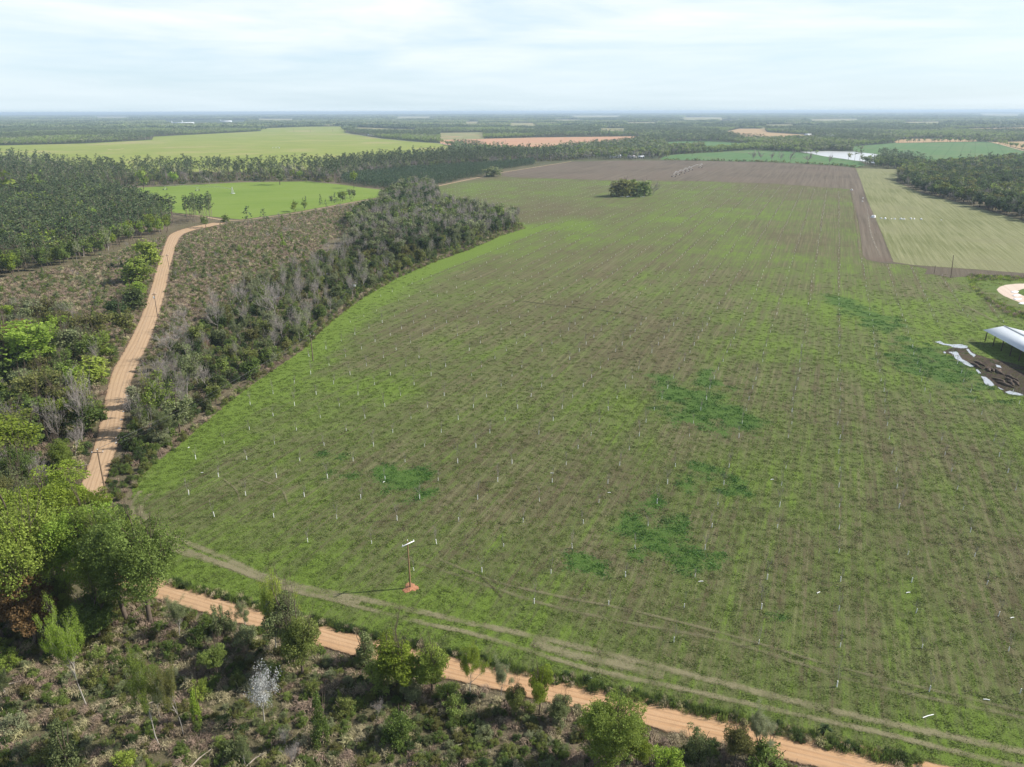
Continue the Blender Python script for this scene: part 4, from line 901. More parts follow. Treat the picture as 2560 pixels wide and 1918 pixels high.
# ------------------------------------------------------------------ build vegetation objects
def make_sources(specs, name):
    """objects kept only as instance sources of one stuff object"""
    c = bpy.data.collections.new(name)
    for i, (me_) in enumerate(specs):
        o = bpy.data.objects.new(f'{name}_{i:03d}', me_); c.objects.link(o)
    return c
def stuff(name, specs, pts, idx, rot, scl, label, cat):
    me_ = bpy.data.meshes.new(name); me_.vertices.add(len(pts)); me_.vertices.foreach_set('co', np.asarray(pts, np.float32).ravel())
    a = me_.attributes.new('idx', 'INT', 'POINT'); a.data.foreach_set('value', np.asarray(idx, np.int32))
    a = me_.attributes.new('rot', 'FLOAT_VECTOR', 'POINT'); r3 = np.zeros((len(pts),3), np.float32); r3[:,2] = rot; a.data.foreach_set('vector', r3.ravel())
    a = me_.attributes.new('scl', 'FLOAT_VECTOR', 'POINT'); a.data.foreach_set('vector', np.asarray(scl, np.float32).ravel())
    o = link(name, me_); tag(o, label, cat, None, 'stuff')
    ng = bpy.data.node_groups.new(name, 'GeometryNodeTree')
    ng.interface.new_socket('Geometry', in_out='INPUT', socket_type='NodeSocketGeometry'); ng.interface.new_socket('Geometry', in_out='OUTPUT', socket_type='NodeSocketGeometry')
    N = ng.nodes; L = ng.links
    gi = N.new('NodeGroupInput'); go = N.new('NodeGroupOutput'); ci = N.new('GeometryNodeCollectionInfo'); ci.inputs[0].default_value = make_sources(specs, name+'_source')
    ci.inputs['Separate Children'].default_value = True; ci.inputs['Reset Children'].default_value = True
    ip = N.new('GeometryNodeInstanceOnPoints'); ip.inputs['Pick Instance'].default_value = True
    def na(nm, ty):
        q = N.new('GeometryNodeInputNamedAttribute'); q.data_type = ty; q.inputs[0].default_value = nm; return q.outputs[0]
    L.new(gi.outputs[0], ip.inputs['Points']); L.new(ci.outputs[0], ip.inputs['Instance'])
    L.new(na('idx', 'INT'), ip.inputs['Instance Index'])
    er = N.new('FunctionNodeEulerToRotation'); L.new(na('rot', 'FLOAT_VECTOR'), er.inputs[0]); L.new(er.outputs[0], ip.inputs['Rotation'])
    L.new(na('scl', 'FLOAT_VECTOR'), ip.inputs['Scale']); L.new(ip.outputs[0], go.inputs[0])
    m = o.modifiers.new('scatter', 'NODES'); m.node_group = ng; return o

NAMES = {'blossom':'blossoming_tree','big':'leafy_tree','bushy':'leafy_tree','leafy':'leafy_tree','sparse':'open_crowned_tree','bare':'bare_tree','pine':'pine_tree','ypine':'young_pine','shrub':'shrub','cone':'shrub','brush':'dead_brush','tuft':'grass_tuft'}
CATS = {'blossom':'tree','big':'tree','bushy':'tree','leafy':'tree','sparse':'tree','bare':'bare tree','pine':'pine tree','ypine':'young pine','shrub':'shrub','cone':'shrub'}
COLN = {'yg':'yellow-green','bg':'bright green','mg':'mid-green','dg':'dark green','gg':'grey-green','ol':'olive','rs':'russet','wh':'white-flowering','pn':'dark green','yp':'dark green','':'grey','br':'brown','ta':'straw-coloured','red':'reddish'}
KN = {'blossom':'blossoming tree','big':'large leafy tree','bushy':'low-branched leafy tree','leafy':'leafy tree','sparse':'airy half-leafed tree','bare':'leafless tree','pine':'tall pine','ypine':'young pine','shrub':'bush','cone':'upright bush'}
LOWZ = lambda z: '(low)' in z or z in ('undergrowth of the wooded strip','bank grass','rough edge of the strip','ditch weeds','pine understory','scrub at the leaning pole','low hedge before the green field')
def lod_of(d): return 'hi' if d < 190 else 'mid' if d < 480 else 'low' if d < 1250 else 'far'
items = []
for (k, col, x, y, w, h, zone, label) in PL:
    d = math.hypot(x, y); pr = proj((x, y, h*.6))
    size = h/ max(d, 1)
    vis = pr is not None and -20 < pr[0] < W+20 and 0 < pr[1] < H+30
    items.append([k, col, x, y, w, h, zone, label, d, size, vis])
# skip scattered trees crowding hand-placed ones
HA = np.array(HAND)
def crowd(it):
    if it[6] == 'hand' or LOWZ(it[6]) or it[8] > 700: return False
    return np.min(np.hypot(HA[:,0]-it[2], HA[:,1]-it[3])) < (2.6 if it[0] in ('shrub','cone','brush') else 4.2)
items = [it for it in items if not crowd(it)]
# keep tall things from hiding the front pole / P wires: none needed
def cls(k): return {'leafy':'leafy','big':'leafy','bushy':'leafy','blossom':'sparse','sparse':'sparse','bare':'bare','pine':'pine','ypine':'ypine','shrub':'shrub','cone':'shrub'}.get(k)
ind = set(); cnt = {}
order = sorted(range(len(items)), key=lambda i: (items[i][6] != 'hand', -items[i][9]))
CAP = {'leafy':290,'sparse':150,'bare':230,'pine':290,'ypine':290,'shrub':240}
for i in order:
    it = items[i]; c = cls(it[0])
    if c is None or LOWZ(it[6]) or not it[10]: continue
    if cnt.get(c, 0) < CAP[c]: cnt[c] = cnt.get(c, 0)+1; ind.add(i)
groups = {}
rest = []
for i, it in enumerate(items):
    k, col, x, y, w, h, zone, label, d, size, vis = it
    lod = lod_of(d); var = int(rng.integers(NVAR[lod])); rz = rng.uniform(0, 6.28)
    if k in ('brush','tuft') and lod == 'hi' and False: pass
    bark = None
    if col == 'red': bark = REDTW; col2 = ''
    else: col2 = col
    if k in ('sparse','blossom') and zone == 'hand' and col in ('yg','wh','bg'): bark = PALE
    if i not in ind:
        rest.append((k, col2, x, y, w, h, zone, lod, var, rz)); continue
    sx = None
    name = NAMES[k]
    lb = label or f"{COLN[col]} {KN[k]} {zone}"
    grp = None if zone == 'hand' else f"{KN[k]}s {zone}"
    if lod in ('hi','mid'):
        tm, hh, ww = lib_mesh(k, lod, var, 'trunk', col2, bark)
        e = empty(name, (x, y, -.04), rz, lb, CATS[k], grp); e.scale = (w/ww, w/ww, h/hh)
        link('trunk' if k not in ('shrub','cone') else 'stems', tm, e)
        if k != 'bare':
            cm, _, _ = lib_mesh(k, lod, var, 'crown', col2, bark); link('crown' if k not in ('shrub','cone') else 'leaves', cm, e)
    else:
        jm, hh, ww = lib_mesh(k, lod, var, 'trunk' if k == 'bare' else 'all', col2, bark)
        o = link(name, jm); o.location = (x, y, -.04); o.rotation_euler = (0,0,rz); o.scale = (w/ww, w/ww, h/hh); tag(o, lb, CATS[k], grp)
# the rest: one stuff object per family
FAM = {
 'woodland': ('mixed woodland trees too many to count', 'woodland', lambda r: r[0] in ('leafy','sparse','bare','big','bushy') ),
 'pine_forest': ('mass of dark pines in the woods', 'pine forest', lambda r: r[0] in ('pine','ypine')),
 'undergrowth': ('tangled low bushes, dead stalks and weeds over the clearings', 'undergrowth', lambda r: True),
}
left = rest
for nm, (lb, ct, fn) in FAM.items():
    sel = [r for r in left if fn(r)]; left = [r for r in left if not fn(r)]
    if not sel: continue
    keys = {}; specs = []; pts = []; idx = []; rot = []; scl = []
    for (k, col, x, y, w, h, zone, lod, var, rz) in sel:
        kk = (k, lod, var, col)
        jm, hh, ww = lib_mesh(k, lod, var, 'trunk' if k == 'bare' else 'all', col)
        if kk not in keys: keys[kk] = len(specs); specs.append(jm)
        pts.append((x, y, -.04)); idx.append(keys[kk]); rot.append(rz); scl.append((w/ww, w/ww, h/hh))
    stuff(nm, specs, pts, idx, rot, scl, lb, ct)
    print('STUFF', nm, len(pts), len(specs))
# far forest (1.1 - 3.6 km) and distant forest (3.6 - 14 km)
sel_n = fbm(fx/230, fy/300, 3, 4) + rng.normal(size=len(fx))*.07
specs = []; 
for var in range(4): specs.append(lib_mesh('pine', 'far', var, 'all', 'fp')[0])
for var in range(4): specs.append(lib_mesh('leafy', 'far', var, 'all', 'fd')[0])
for var in range(4): specs.append(lib_mesh('leafy', 'far', var, 'all', 'fg')[0])
for var in range(4): specs.append(lib_mesh('leafy', 'far', var, 'all', 'fy')[0])
v4 = rng.integers(0, 4, len(fx)); base = np.where(sel_n < .47, 0, np.where(sel_n < .54, 4, np.where(sel_n < .60, 8, 12)))
s_ = rng.uniform(.8, 1.2, len(fx)); hz = np.where(base == 0, .78, 1.15)*s_; wz = np.where(base == 0, 1.35, 1.35)*s_
stuff('far_forest', specs, np.stack([fx, fy, np.full(len(fx), 0.)], 1), base+v4, rng.uniform(0,6.28,len(fx)), np.stack([wz,wz,hz],1), 'far woods of pine and spring-green trees', 'forest')
print('FAR', len(fx))
def clump(col, n, spread, hh, leafs, s):
    mb = MB()
    for i in range(n):
        c = np.array([rng.uniform(-spread, spread), rng.uniform(-spread, spread), hh*rng.uniform(.45,.8)])
        b = blob(leafs, 1.0, .3)*np.array([6.5,6.5,5.0]); mb.leaves(c+b, s, np.clip(rng.uniform(.1,.9)+rng.normal(size=leafs)*.15, 0, 1), flat=.4)
    return mb.mesh('distant_clump', [LM[col]])
specs = [clump('fp', 30, 28, 15, 11, 7) for _ in range(2)] + [clump('fd', 30, 28, 14, 11, 7) for _ in range(2)] + [clump('fg', 26, 28, 14, 11, 7), clump('fy', 26, 28, 14, 11, 7)]
dx, dy = far_points(3600, 9000, 42); dx2, dy2 = far_points(9000, 22000, 130)
DX = np.concatenate([dx, dx2]); DY = np.concatenate([dy, dy2]); n1 = fbm(DX/700, DY/500, 8, 4) + rng.normal(size=len(DX))*.07
ci = np.where(n1 < .5, rng.integers(0,2,len(DX)), np.where(n1 < .58, rng.integers(2,4,len(DX)), rng.integers(4,6,len(DX))))
k_ = np.where(DY > 9000, 2.6, 1.0); open_ = fbm(DX/700+40, DY/260, 21, 3) < .665
DX, DY, ci, k_ = DX[open_], DY[open_], ci[open_], k_[open_]
stuff('distant_forest', specs, np.stack([DX, DY, np.zeros(len(DX))], 1), ci, rng.uniform(0,6.28,len(DX)), np.stack([k_,k_,np.minimum(k_,1.25)*rng.uniform(.75,1.15,len(DX))],1), 'distant forest fading into haze at the horizon', 'forest')
print('DIST', len(DX))

# ------------------------------------------------------------------ grass tufts over the near orchard
gx, gy = np.meshgrid(np.arange(-190, 330, 1.15), np.arange(60, 420, 1.15))
gx = (gx + rng.uniform(-.6,.6,gx.shape)).ravel(); gy = (gy + rng.uniform(-.6,.6,gy.shape)).ravel()
ok = inpoly(gx, gy, PW['orchard']) & (np.abs(gx) < gy*.85+12) & ~near_road(gx, gy, .4); gx, gy = gx[ok], gy[ok]
gg_ = f_green(gx, gy) + rng.normal(size=len(gx))*.35; cl_ = f_clover(gx, gy)
ok = rng.random(len(gx)) < np.clip(.35+.4*gg_, .25, .9)*np.clip((400-gy)/260, 0, 1)**1.3; gx, gy, gg_, cl_ = gx[ok], gy[ok], gg_[ok], cl_[ok]
TUF = {'tg': leaf_mat('field_grass', (.115,.160,.032), .3, (.12,.175,.028), .35), 'tb': leaf_mat('field_dry_grass', (.155,.135,.078), .35, (.14,.14,.055), .3), 'tc': leaf_mat('clover_leaves', (.052,.128,.022), .3, None, .3), 'to': leaf_mat('field_olive_grass', (.115,.125,.045), .3, (.125,.14,.038), .35)}
LM.update(TUF); specs = []
for c in ('tg','tb','tc','to'):
    for var in range(3): specs.append(lib_mesh('tuft', 'mid', var, 'all', c)[0])
ci = np.where(cl_ > .42, 6, np.where(gg_ > .62, 0, np.where(gg_ > .22, 9, 3))) + rng.integers(0,3,len(gx))
sc = rng.uniform(.5, 1.15, len(gx))*(1+.35*(cl_ > .42)); stuff('grass', specs, np.stack([gx,gy,np.full(len(gx),.0)],1), ci, rng.uniform(0,6.28,len(gx)), np.stack([sc,sc,sc*.55],1), 'rough grass and weeds covering the orchard floor', 'grass')
print('GRASS', len(gx))

# ------------------------------------------------------------------ orchard saplings with white guards
GUARD = plain_mat('white_tree_guard', (.76,.77,.74), .5, var=.06); STEM = plain_mat('sapling_bark', (.25,.22,.20), .9)
a0 = np.array(P(2098, 1529)); rd = ROWDIR[:2]; nd_ = np.array([rd[1], -rd[0]])
SPC, SPR = 12.15, 9.3
HOLE = [PP([(1490,470),(1650,470),(1665,510),(1490,510)]), c9([(1150,800),(1500,700),(1700,700),(2500,800),(2500,1400),(1600,1230),(1400,1060)]), c9([(1380,230),(2500,300),(2500,900),(1950,700),(1600,520),(1420,420)])]
INNER = PP([(395,1212),(460,1150),(560,1050),(660,975),(770,893),(850,815),(925,757),(1010,704),(1100,664),(1180,634),(1260,602),(1330,575),(1250,535),(1120,505),(1090,478),(1150,462),(1300,450),(1501,456),(1700,458),(1933,465),(2110,480),(2130,570),(2145,645),(2240,663),(2330,682),(2400,700),(2440,740),(2560,810),(2900,1000),(2900,2000),(2560,1800),(2200,1760),(1900,1700),(1600,1620),(1300,1540),(1100,1480),(900,1410),(640,1345),(470,1290),(400,1250)])
tp = []
for i in range(-70, 40):
    for j in range(-30, 110):
        q = a0 + nd_*SPC*i + rd*SPR*(j + (.5 if i % 2 else 0)); tp.append((q[0], q[1]))
tp = np.array(tp); ok = inpoly(tp[:,0], tp[:,1], INNER)
for hpl in HOLE: ok &= ~inpoly(tp[:,0], tp[:,1], hpl)
tp = tp[ok]; tp = tp + rng.normal(size=tp.shape)*.22; tp = tp[rng.random(len(tp)) < .93]
print('SAPLINGS', len(tp))
def guard_mesh(lean):
    mb = MB(); mb.tube([(0,0,0),(lean*.5,0,.55),(lean,0,1.1)], [.08,.075,.075], 6, .5); return mb.mesh('guard', [GUARD], True)
def sapling_mesh():
    mb = MB(); grow(mb, (0,0,0), (rng.normal()*.05,rng.normal()*.05,1), 2.3, .035, 0, 2, [6,3], 4, [], .25, .6, .1, .012); return mb.mesh('stem', [STEM])
GMS = [guard_mesh(l) for l in (0, .08, -.1, .22)]; SMS = [sapling_mesh() for _ in range(5)]
dd = np.hypot(tp[:,0], tp[:,1]); vis = []
for q in tp:
    pr = proj((q[0], q[1], .6)); vis.append(pr is not None and 5 < pr[0] < W-5 and 0 < pr[1] < H-5)
vis = np.array(vis); od = np.argsort(np.where(vis, dd, 1e9)); first = set(od[:300].tolist())
spts=[]; sidx=[]; srot=[]; sscl=[]
# position of each row's first guard seen from the lower road, for the labels
for i, q in enumerate(tp):
    sc = rng.uniform(.72, 1.12); rz = rng.uniform(0, 6.28); g = int(rng.choice([0,0,0,1,2,3], p=[.3,.2,.2,.12,.12,.06]))
    if i in first:
        leaning = g == 3; big = rng.random() < .25
        st = int(rng.integers(5)); hv = rng.uniform(.7, 1.25)
        pr = proj((q[0], q[1], 0)); near = 'near the lower road' if pr[1] > 1350 else 'in the middle of the orchard' if pr[1] > 1050 else 'towards the back of the orchard'
        side = 'left part' if pr[0] < 1000 else 'centre' if pr[0] < 1800 else 'right part'
        e = empty('orchard_sapling', (q[0], q[1], 0), rz, f"{'leaning' if leaning else 'upright'} white tree guard around a bare sapling {near}, {side}", 'sapling', 'bare saplings in white guards planted in rows')
        e.scale = (sc, sc, sc); link('guard', GMS[g], e); s = link('stem', SMS[st], e); s.scale = (1,1,hv)
    else:
        spts.append((q[0], q[1], 0)); sidx.append(g); srot.append(rz); sscl.append((sc,sc,sc))
specs = []
for g in range(4):
    a = MB(); a.tube([(0,0,0),(0,0,.9)], [.06,.06], 4, .5); b = MB(); b.tube([(0,0,1.1),(.05,0,2.6)], [.02,.01], 3, .5, cap=False)
    specs.append(merge('far_sapling', [a, b], [GUARD, STEM]))
stuff('far_saplings', specs, spts, sidx, srot, sscl, 'hundreds of tiny white tree guards in rows at the back of the orchard', 'saplings')
# fallen guards lying in the grass
for i, (px, py, a) in enumerate([(2320,1792,.3),(2466,1751,-.2),(1752,1455,.1),(960,1206,.8),(1523,1233,.1),(2046,1483,.5),(2270,1483,.2),(2530,1546,.2),(472,1120,1.0),(1475,1696,-.3),(1380,1184,.0),(1930,1200,.2),(505,1183,.2),(1362,605,.1),(1385,606,-.3),(855,745,.4)]):
    x, y = P(px, py); mb = MB(); L = 1.9 if i in (0,) else rng.uniform(.4, .9)
    mb.tube([(-L/2,0,.1),(0,.04,.12),(L/2,0,.1)], [.07,.07,.07], 6, .5); o = link('fallen_guard', mb.mesh('fallen_guard', [GUARD], True)); o.location = (x, y, .02); o.rotation_euler = (0,0,a)
    tag(o, ['long curved white tube lying in grass near the lower right corner','short white tube piece lying right of the long curved one','white tube piece beside a sapling above the grass tracks','white tube fallen in the left orchard near the dark green patch','white tube lying flat in the middle of the orchard','tiny white scrap by the rows at right','white scrap beside a guard at right','white scrap at the right picture edge','white tube tipped over at the left corner of the orchard','white scrap on the bank above the orange road','white scrap in the central orchard','white tube piece near the dark green clover patch','small white tube piece at the left orchard tip','white tube lying at the back of the orchard','second white tube lying at the back','white scrap at the wood edge'][i], 'tree guard', 'white guards fallen over in the grass')

# ------------------------------------------------------------------ utility poles and wires
WOODP = plain_mat('weathered_pole', (.16,.12,.09), .9, scale=1.5); WOODN = plain_mat('new_pole', (.24,.16,.085), .85, scale=1.5); GREY = plain_mat('galvanised', (.55,.56,.57), .4, .4, var=.1)
PORC = plain_mat('porcelain', (.75,.76,.78), .3, var=.05); WIRE = plain_mat('wire', (.10,.10,.10), .5, .5); CANM = plain_mat('transformer_paint', (.62,.64,.66), .4, var=.05)
CLAYM = plain_mat('red_clay', (.33,.155,.085), .95, var=.4, scale=3, bump=.8); WHITEW = plain_mat('white_crossarm', (.72,.72,.72), .7, var=.1)
def pole(bx, by, ty, label, name='utility_pole', mat=WOODP, arm=None, cans=0, r=.17, top=None, white=False, wires_top=None):
    x, y = P(bx, by); h = hgt(bx, by, ty); e = empty(name, (x, y, 0), 0, label, 'utility pole')
    tx = 0
    if top is not None:
        q = P(top, ty, h); tx, ty_ = (q[0]-x), 0
    mb = MB(); mb.tube([(0,0,-.4),(tx*.5,0,h*.5),(tx,0,h)], [r, r*.85, r*.65], 10, .5, cap=False); mb.tube([(tx,0,h-.01),(tx,0,h+.02)], [r*.65,r*.3], 6, .5); link('post', mb.mesh('post', [mat], True), e)
    tips = [(x+tx, y, h)]
    if arm:
        L, rz = arm; c, s = math.cos(rz), math.sin(rz)
        mb = MB(); mb.box((tx+.0, -.16, h-.55), (L, .13, .16), rz if False else 0); o = link('crossarm', mb.mesh('crossarm', [WHITEW if white else WOODP]), e)
        o.location = (0,0,0); ins = []
        o.rotation_euler = (0,0,rz) if tx == 0 else (0,0,0)
        for k in (-1,0,1):
            ib = MB(); ib.tube([(0,0,0),(0,0,.12),(0,0,.24)], [.05,.09,.03], 6, .5); io = link('insulator', ib.mesh('insulator', [PORC]), e)
            if k: lx, ly, lz = tx + k*L*.45*c + .16*s, k*L*.45*s - .16*c, h-.46
            else: lx, ly, lz = tx, 0, h
            io.location = (lx, ly, lz); ins.append((x+lx, y+ly, lz+.24))
        tips = ins
    for k in range(cans):
        cb = MB(); an = 3.3+k*1.9; cb.tube([(0,0,0),(0,0,.08),(0,0,.85),(0,0,.95)], [.2,.26,.26,.12], 8, .5); cb.tube([(.05,0,.9),(.05,0,1.15)], [.05,.03], 4, .5)
        o = link('transformer', cb.mesh('transformer', [CANM], True), e); o.location = (tx+math.cos(an)*.45, math.sin(an)*.45, h-2.3)
    return e, tips
e1, t1 = pole(1026,1470,1352,'new tan utility pole with white crossarm in a ring of red clay', mat=WOODN, arm=(2.6,.75), white=True)
# red clay mound
mb = MB(); n = 26; ring = []
Vv = [(0,0,.35)]; 
for k, (rr, zz) in enumerate(((.5,.32),(1.0,.14),(1.5,.02))):
    for i in range(n): a = 2*math.pi*i/n; q = rr*(1+.22*math.sin(3*a+k)+rng.normal()*.07); Vv.append((q*math.cos(a), q*math.sin(a)*1.05, zz+rng.uniform(0,.05)))
fc = [(0,1+i,1+(i+1)%n) for i in range(n)]
for k in range(2): fc += [(1+k*n+i, 1+(k+1)*n+i, 1+(k+1)*n+(i+1)%n, 1+k*n+(i+1)%n) for i in range(n)]
me = bpy.data.meshes.new('clay_mound'); me.from_pydata(Vv, [], fc); me.materials.append(CLAYM); me.update(); o = link('clay_mound', me); o.location = (*P(1026,1470), 0); o.scale = (.85,.85,.8); tag(o, 'freshly dug red clay heaped round the foot of the new pole', 'dirt mound')
e2, t2 = pole(783,903,836,'dark utility pole with crossarm on the left grass edge of the orchard', arm=(2.4,.25))
e3, t3 = pole(889,746,704,'utility pole with two grey transformers at the edge of the wooded strip', arm=(2.2,-.5), cans=2)
e4, t4 = pole(267,1246,1125,'leaning brown utility pole beside the left road', mat=plain_mat('brown_pole', (.20,.14,.09), .9), arm=(2.4,.2), top=243, r=.19)
e5, t5 = pole(394,792,733,'utility pole with a transformer leaning over the left road', arm=(1.8,.2), cans=1, top=385)
e6, t6 = pole(424,678,636,'thin utility pole beside the upper stretch of the left road', arm=(1.6,.2), r=.14, top=417)
e7, t7 = pole(2377,695,638,'tall dark utility pole by the corner of the mown field', cans=0, r=.2, top=2384)
e8, t8 = pole(2335,684,664,'short dark post left of the tall corner pole', name='leaning_post', r=.14, top=2339)
def wire(a, b, sag, label):
    t = np.linspace(0, 1, 25)[:,None]; p_ = np.array(a)*(1-t)+np.array(b)*t; p_[:,2] -= (4*sag*t*(1-t))[:,0]
    mb = MB(); mb.tube(p_, .022, 4, .5, cap=False); tag(link('power_line', mb.mesh('power_line', [WIRE])), label, 'wire', 'wires strung between the poles')
def far(t, dx, dy, z): return (t[0]+dx, t[1]+dy, z)
for k in range(min(len(t2), len(t4))):
    w_ = ('left','top','right')[k]
    wire(t4[k], t2[k], 1.6, f'{w_} wire between the leaning pole and the pole on the orchard edge')
    wire(t2[k], t3[k], 1.2, f'{w_} wire between the orchard-edge pole and the transformer pole')
wire(t4[1], t5[1], 1.5, 'wire along the left road from the leaning pole')
wire(t5[1], t6[1], 1.2, 'wire along the left road between the two upper poles')
for i, (bx, by, ty) in enumerate([(1208,368,352),(1264,366,350),(1322,370,353),(1150,366,350),(2426,384,376),(1730,390,374),(1668,398,385)]):
    x, y = P(bx, by); mb = MB(); h = min(hgt(bx, by, ty), 17); mb.tube([(0,0,0),(0,0,h)], [.3,.2], 6, .5); o = link('utility_pole', mb.mesh('far_pole', [WOODP])); o.location = (x, y, 0)
    mb2 = MB(); mb2.box((0,0,h-1), (3,.2,.2)); link('crossarm', mb2.mesh('crossarm', [WOODP]), o)
    tag(o, ['distant pole against the red soil field, left of centre','distant pole in the middle of the red soil field edge','distant pole at the right of the red soil field','distant pole at the left corner of the red soil','distant pole in the right green field','distant pole before the far green field','distant pole near the farmhouses'][i], 'utility pole', 'distant poles')
# poles along the far yellow field
for i, bx in enumerate((735,776,832)):
    x, y = P(bx, 331); mb = MB(); mb.tube([(0,0,0),(0,0,14)], [.35,.25], 6, .5); o = link('utility_pole', mb.mesh('far_pole', [WOODP])); o.location = (x, y, 0); tag(o, ['left','middle','right'][i]+' one of three poles at the back of the far yellow field', 'utility pole', 'distant poles')

# ------------------------------------------------------------------ open barn
ROOF = None
m, t, out = new_mat('metal_roof'); pz = t.n('ShaderNodeTexCoord').outputs['Object']; sx = t.n('ShaderNodeSeparateXYZ', i_0=pz).outputs[0]
fr = t.math('SINE', t.math('MULTIPLY', sx, 2*math.pi/.3)); nz = t.noise(pz, .6, 6, .7)
c = t.mix(nz, (.52,.56,.60), (.66,.69,.72)); c = t.mix(t.math('MULTIPLY', t.ramp(t.noise(t.mapping(pz, 0, (4,.4,1)), .8, 5, .7), .6, .75), .25), c, (.32,.24,.19))
b = t.n('ShaderNodeBsdfPrincipled', i_Base_Color=c, i_Roughness=.4, i_Metallic=.35); bp = t.n('ShaderNodeBump', i_Height=fr, i_Strength=.4, i_Distance=.04); t.link(bp.outputs[0], b.inputs['Normal']); t.link(b.outputs[0], out.inputs[0]); ROOF = m
A_ = np.array(P(2462,855)); B_ = np.array(P(2545,902)); Rg = np.array(P(2516,819,6.2)); u = unit(B_-A_); nn = np.array([-u[1], u[0]])
half = abs(np.dot(Rg-A_, nn)); sgn = math.copysign(1, np.dot(Rg-A_, nn)); half = min(max(half, 6), 11)
Lb = 36.0; ang = math.atan2(u[1], u[0]); eh, rh = 4.4, 6.0
barn = empty('pole_barn', (A_[0], A_[1], 0), ang, 'open-sided farm shed with a pale metal gable roof at the right edge', 'barn')
def slab(name, pts, th, mat, parent):
    pts = np.array(pts, float); n_ = unit(np.cross(pts[1]-pts[0], pts[3]-pts[0]))
    if n_[2] < 0: n_ = -n_
    V = np.concatenate([pts, pts-n_*th]); return link(name, mesh_from(name, V, [(0,1,2,3),(7,6,5,4),(0,4,5,1),(1,5,6,2),(2,6,7,3),(3,7,4,0)], [mat]), parent)
s = sgn
slab('roof_panel', [(-1,-s*1.0,eh-.1),(Lb,-s*1.0,eh-.1),(Lb,s*half,rh),(-1,s*half,rh)], .08, ROOF, barn)
slab('roof_panel', [(-1,s*(2*half+1.0),eh-.1),(Lb,s*(2*half+1.0),eh-.1),(Lb,s*(half+.004),rh),(-1,s*(half+.004),rh)], .08, ROOF, barn)
mb = MB(); mb.tube([(-1,s*half,rh+.03),(Lb,s*half,rh+.03)], .16, 6, .5); link('ridge_cap', mb.mesh('ridge_cap', [GREY]), barn)
DARKW = plain_mat('dark_timber', (.07,.05,.04), .9)
for k in range(7):
    for yy in (0, 2*half*s):
        mb = MB(); mb.box((k*5.4,yy,(eh-.25)/2), (.24,.24,eh-.25)); link('post', mb.mesh('post', [DARKW]), barn)
for k in range(7):
    mb = MB(); mb.tube([(k*5.4+.1,0,eh-.3),(k*5.4+.1,s*half,rh-.3),(k*5.4+.1,s*2*half,eh-.3)], .09, 4, .5); mb.tube([(k*5.4+.1,0,eh-.35),(k*5.4+.1,s*2*half,eh-.35)], .08, 4, .5); link('roof_truss', mb.mesh('roof_truss', [DARKW]), barn)
for yy in (0, 2*half*s):
    mb = MB(); mb.box((Lb/2-.5,yy,eh-.38), (Lb-1,.1,.25)); link('eave_beam', mb.mesh('eave_beam', [DARKW]), barn)
# hay and clutter under it
STRAW = plain_mat('straw', (.33,.26,.15), .95, bump=.5)
for k in range(6):
    q = A_ + u*(6+k*4.2) + nn*s*(half*1.25+rng.uniform(-1,1)); mb = MB(); mb.tube([(-.6,0,.75),(.0,0,.75),(.6,0,.75)], [.75,.78,.75], 12, .5, cap=False)
    for e_ in (-.6,.6):
        ang_ = np.arange(12)*math.pi/6; Vr = np.stack([np.full(12,e_), .75*np.cos(ang_), .75+.75*np.sin(ang_)],1); mb.add(Vr, [(0,1,2,3),(0,3,4,5),(0,5,6,7),(0,7,8,9),(0,9,10,11)])
    o = link('hay_bale', mb.mesh('hay_bale', [STRAW])); o.location = (q[0], q[1], .02); o.rotation_euler = (0,0,rng.uniform(0,3)); tag(o, 'round straw bale in the shade under the open shed', 'hay bale', 'bales under the shed')
# ------------------------------------------------------------------ mud ridges
for i in range(16):
    a = c9([(1400+rng.uniform(0,330), 1000+rng.uniform(0,160))])[0]; q = c9([(1500+i*22, 1040+i*13)])[0]; mb = MB(); L = rng.uniform(3, 7)
    q = (q[0]+rng.uniform(-3,3), q[1]+rng.uniform(-3,3)); pts = [(-L/2+L*k/6, rng.normal()*.25, .05+.22*math.sin(math.pi*k/6)) for k in range(7)]
    mb.tube(pts, [.1,.35,.5,.55,.5,.35,.1], 7, .5, cap=False); o = link('mud_ridge', mb.mesh('mud_ridge', [plain_mat('mud_clods', (.085,.062,.045), .95, var=.4, bump=1.0) if i == 0 else bpy.data.materials['mud_clods']], True)); o.location = (q[0], q[1], 0); o.rotation_euler = (0,0,ang+rng.normal()*.3)
    tag(o, 'churned ridge of dark mud in the wet pit before the open shed', 'mud', 'ridges of churned mud')
# white sand bags on the loop
WH = plain_mat('white_plastic', (.80,.80,.80), .55, var=.06)
def lump(name, x, y, sx_, sy_, sz_, rz, mat, label, cat, group=None):
    mb = MB(); nU, nV = 12, 6; V = []
    for j in range(nV+1):
        ph = math.pi/2*j/nV
        for i in range(nU):
            a = 2*math.pi*i/nU; k = 1+.14*math.sin(2*a+j)+rng.normal()*.06
            V.append((math.cos(a)*math.cos(ph)*sx_/2*k, math.sin(a)*math.cos(ph)*sy_/2*k, math.sin(ph)*sz_*(1+rng.normal()*.05)))
    Fq_ = [(j*nU+i, j*nU+(i+1)%nU, (j+1)*nU+(i+1)%nU, (j+1)*nU+i) for j in range(nV) for i in range(nU)]
    mb.add(V, Fq_); o = link(name, mb.mesh(name, [mat], True)); o.location = (x, y, 0); o.rotation_euler = (0,0,rz); return tag(o, label, cat, group)
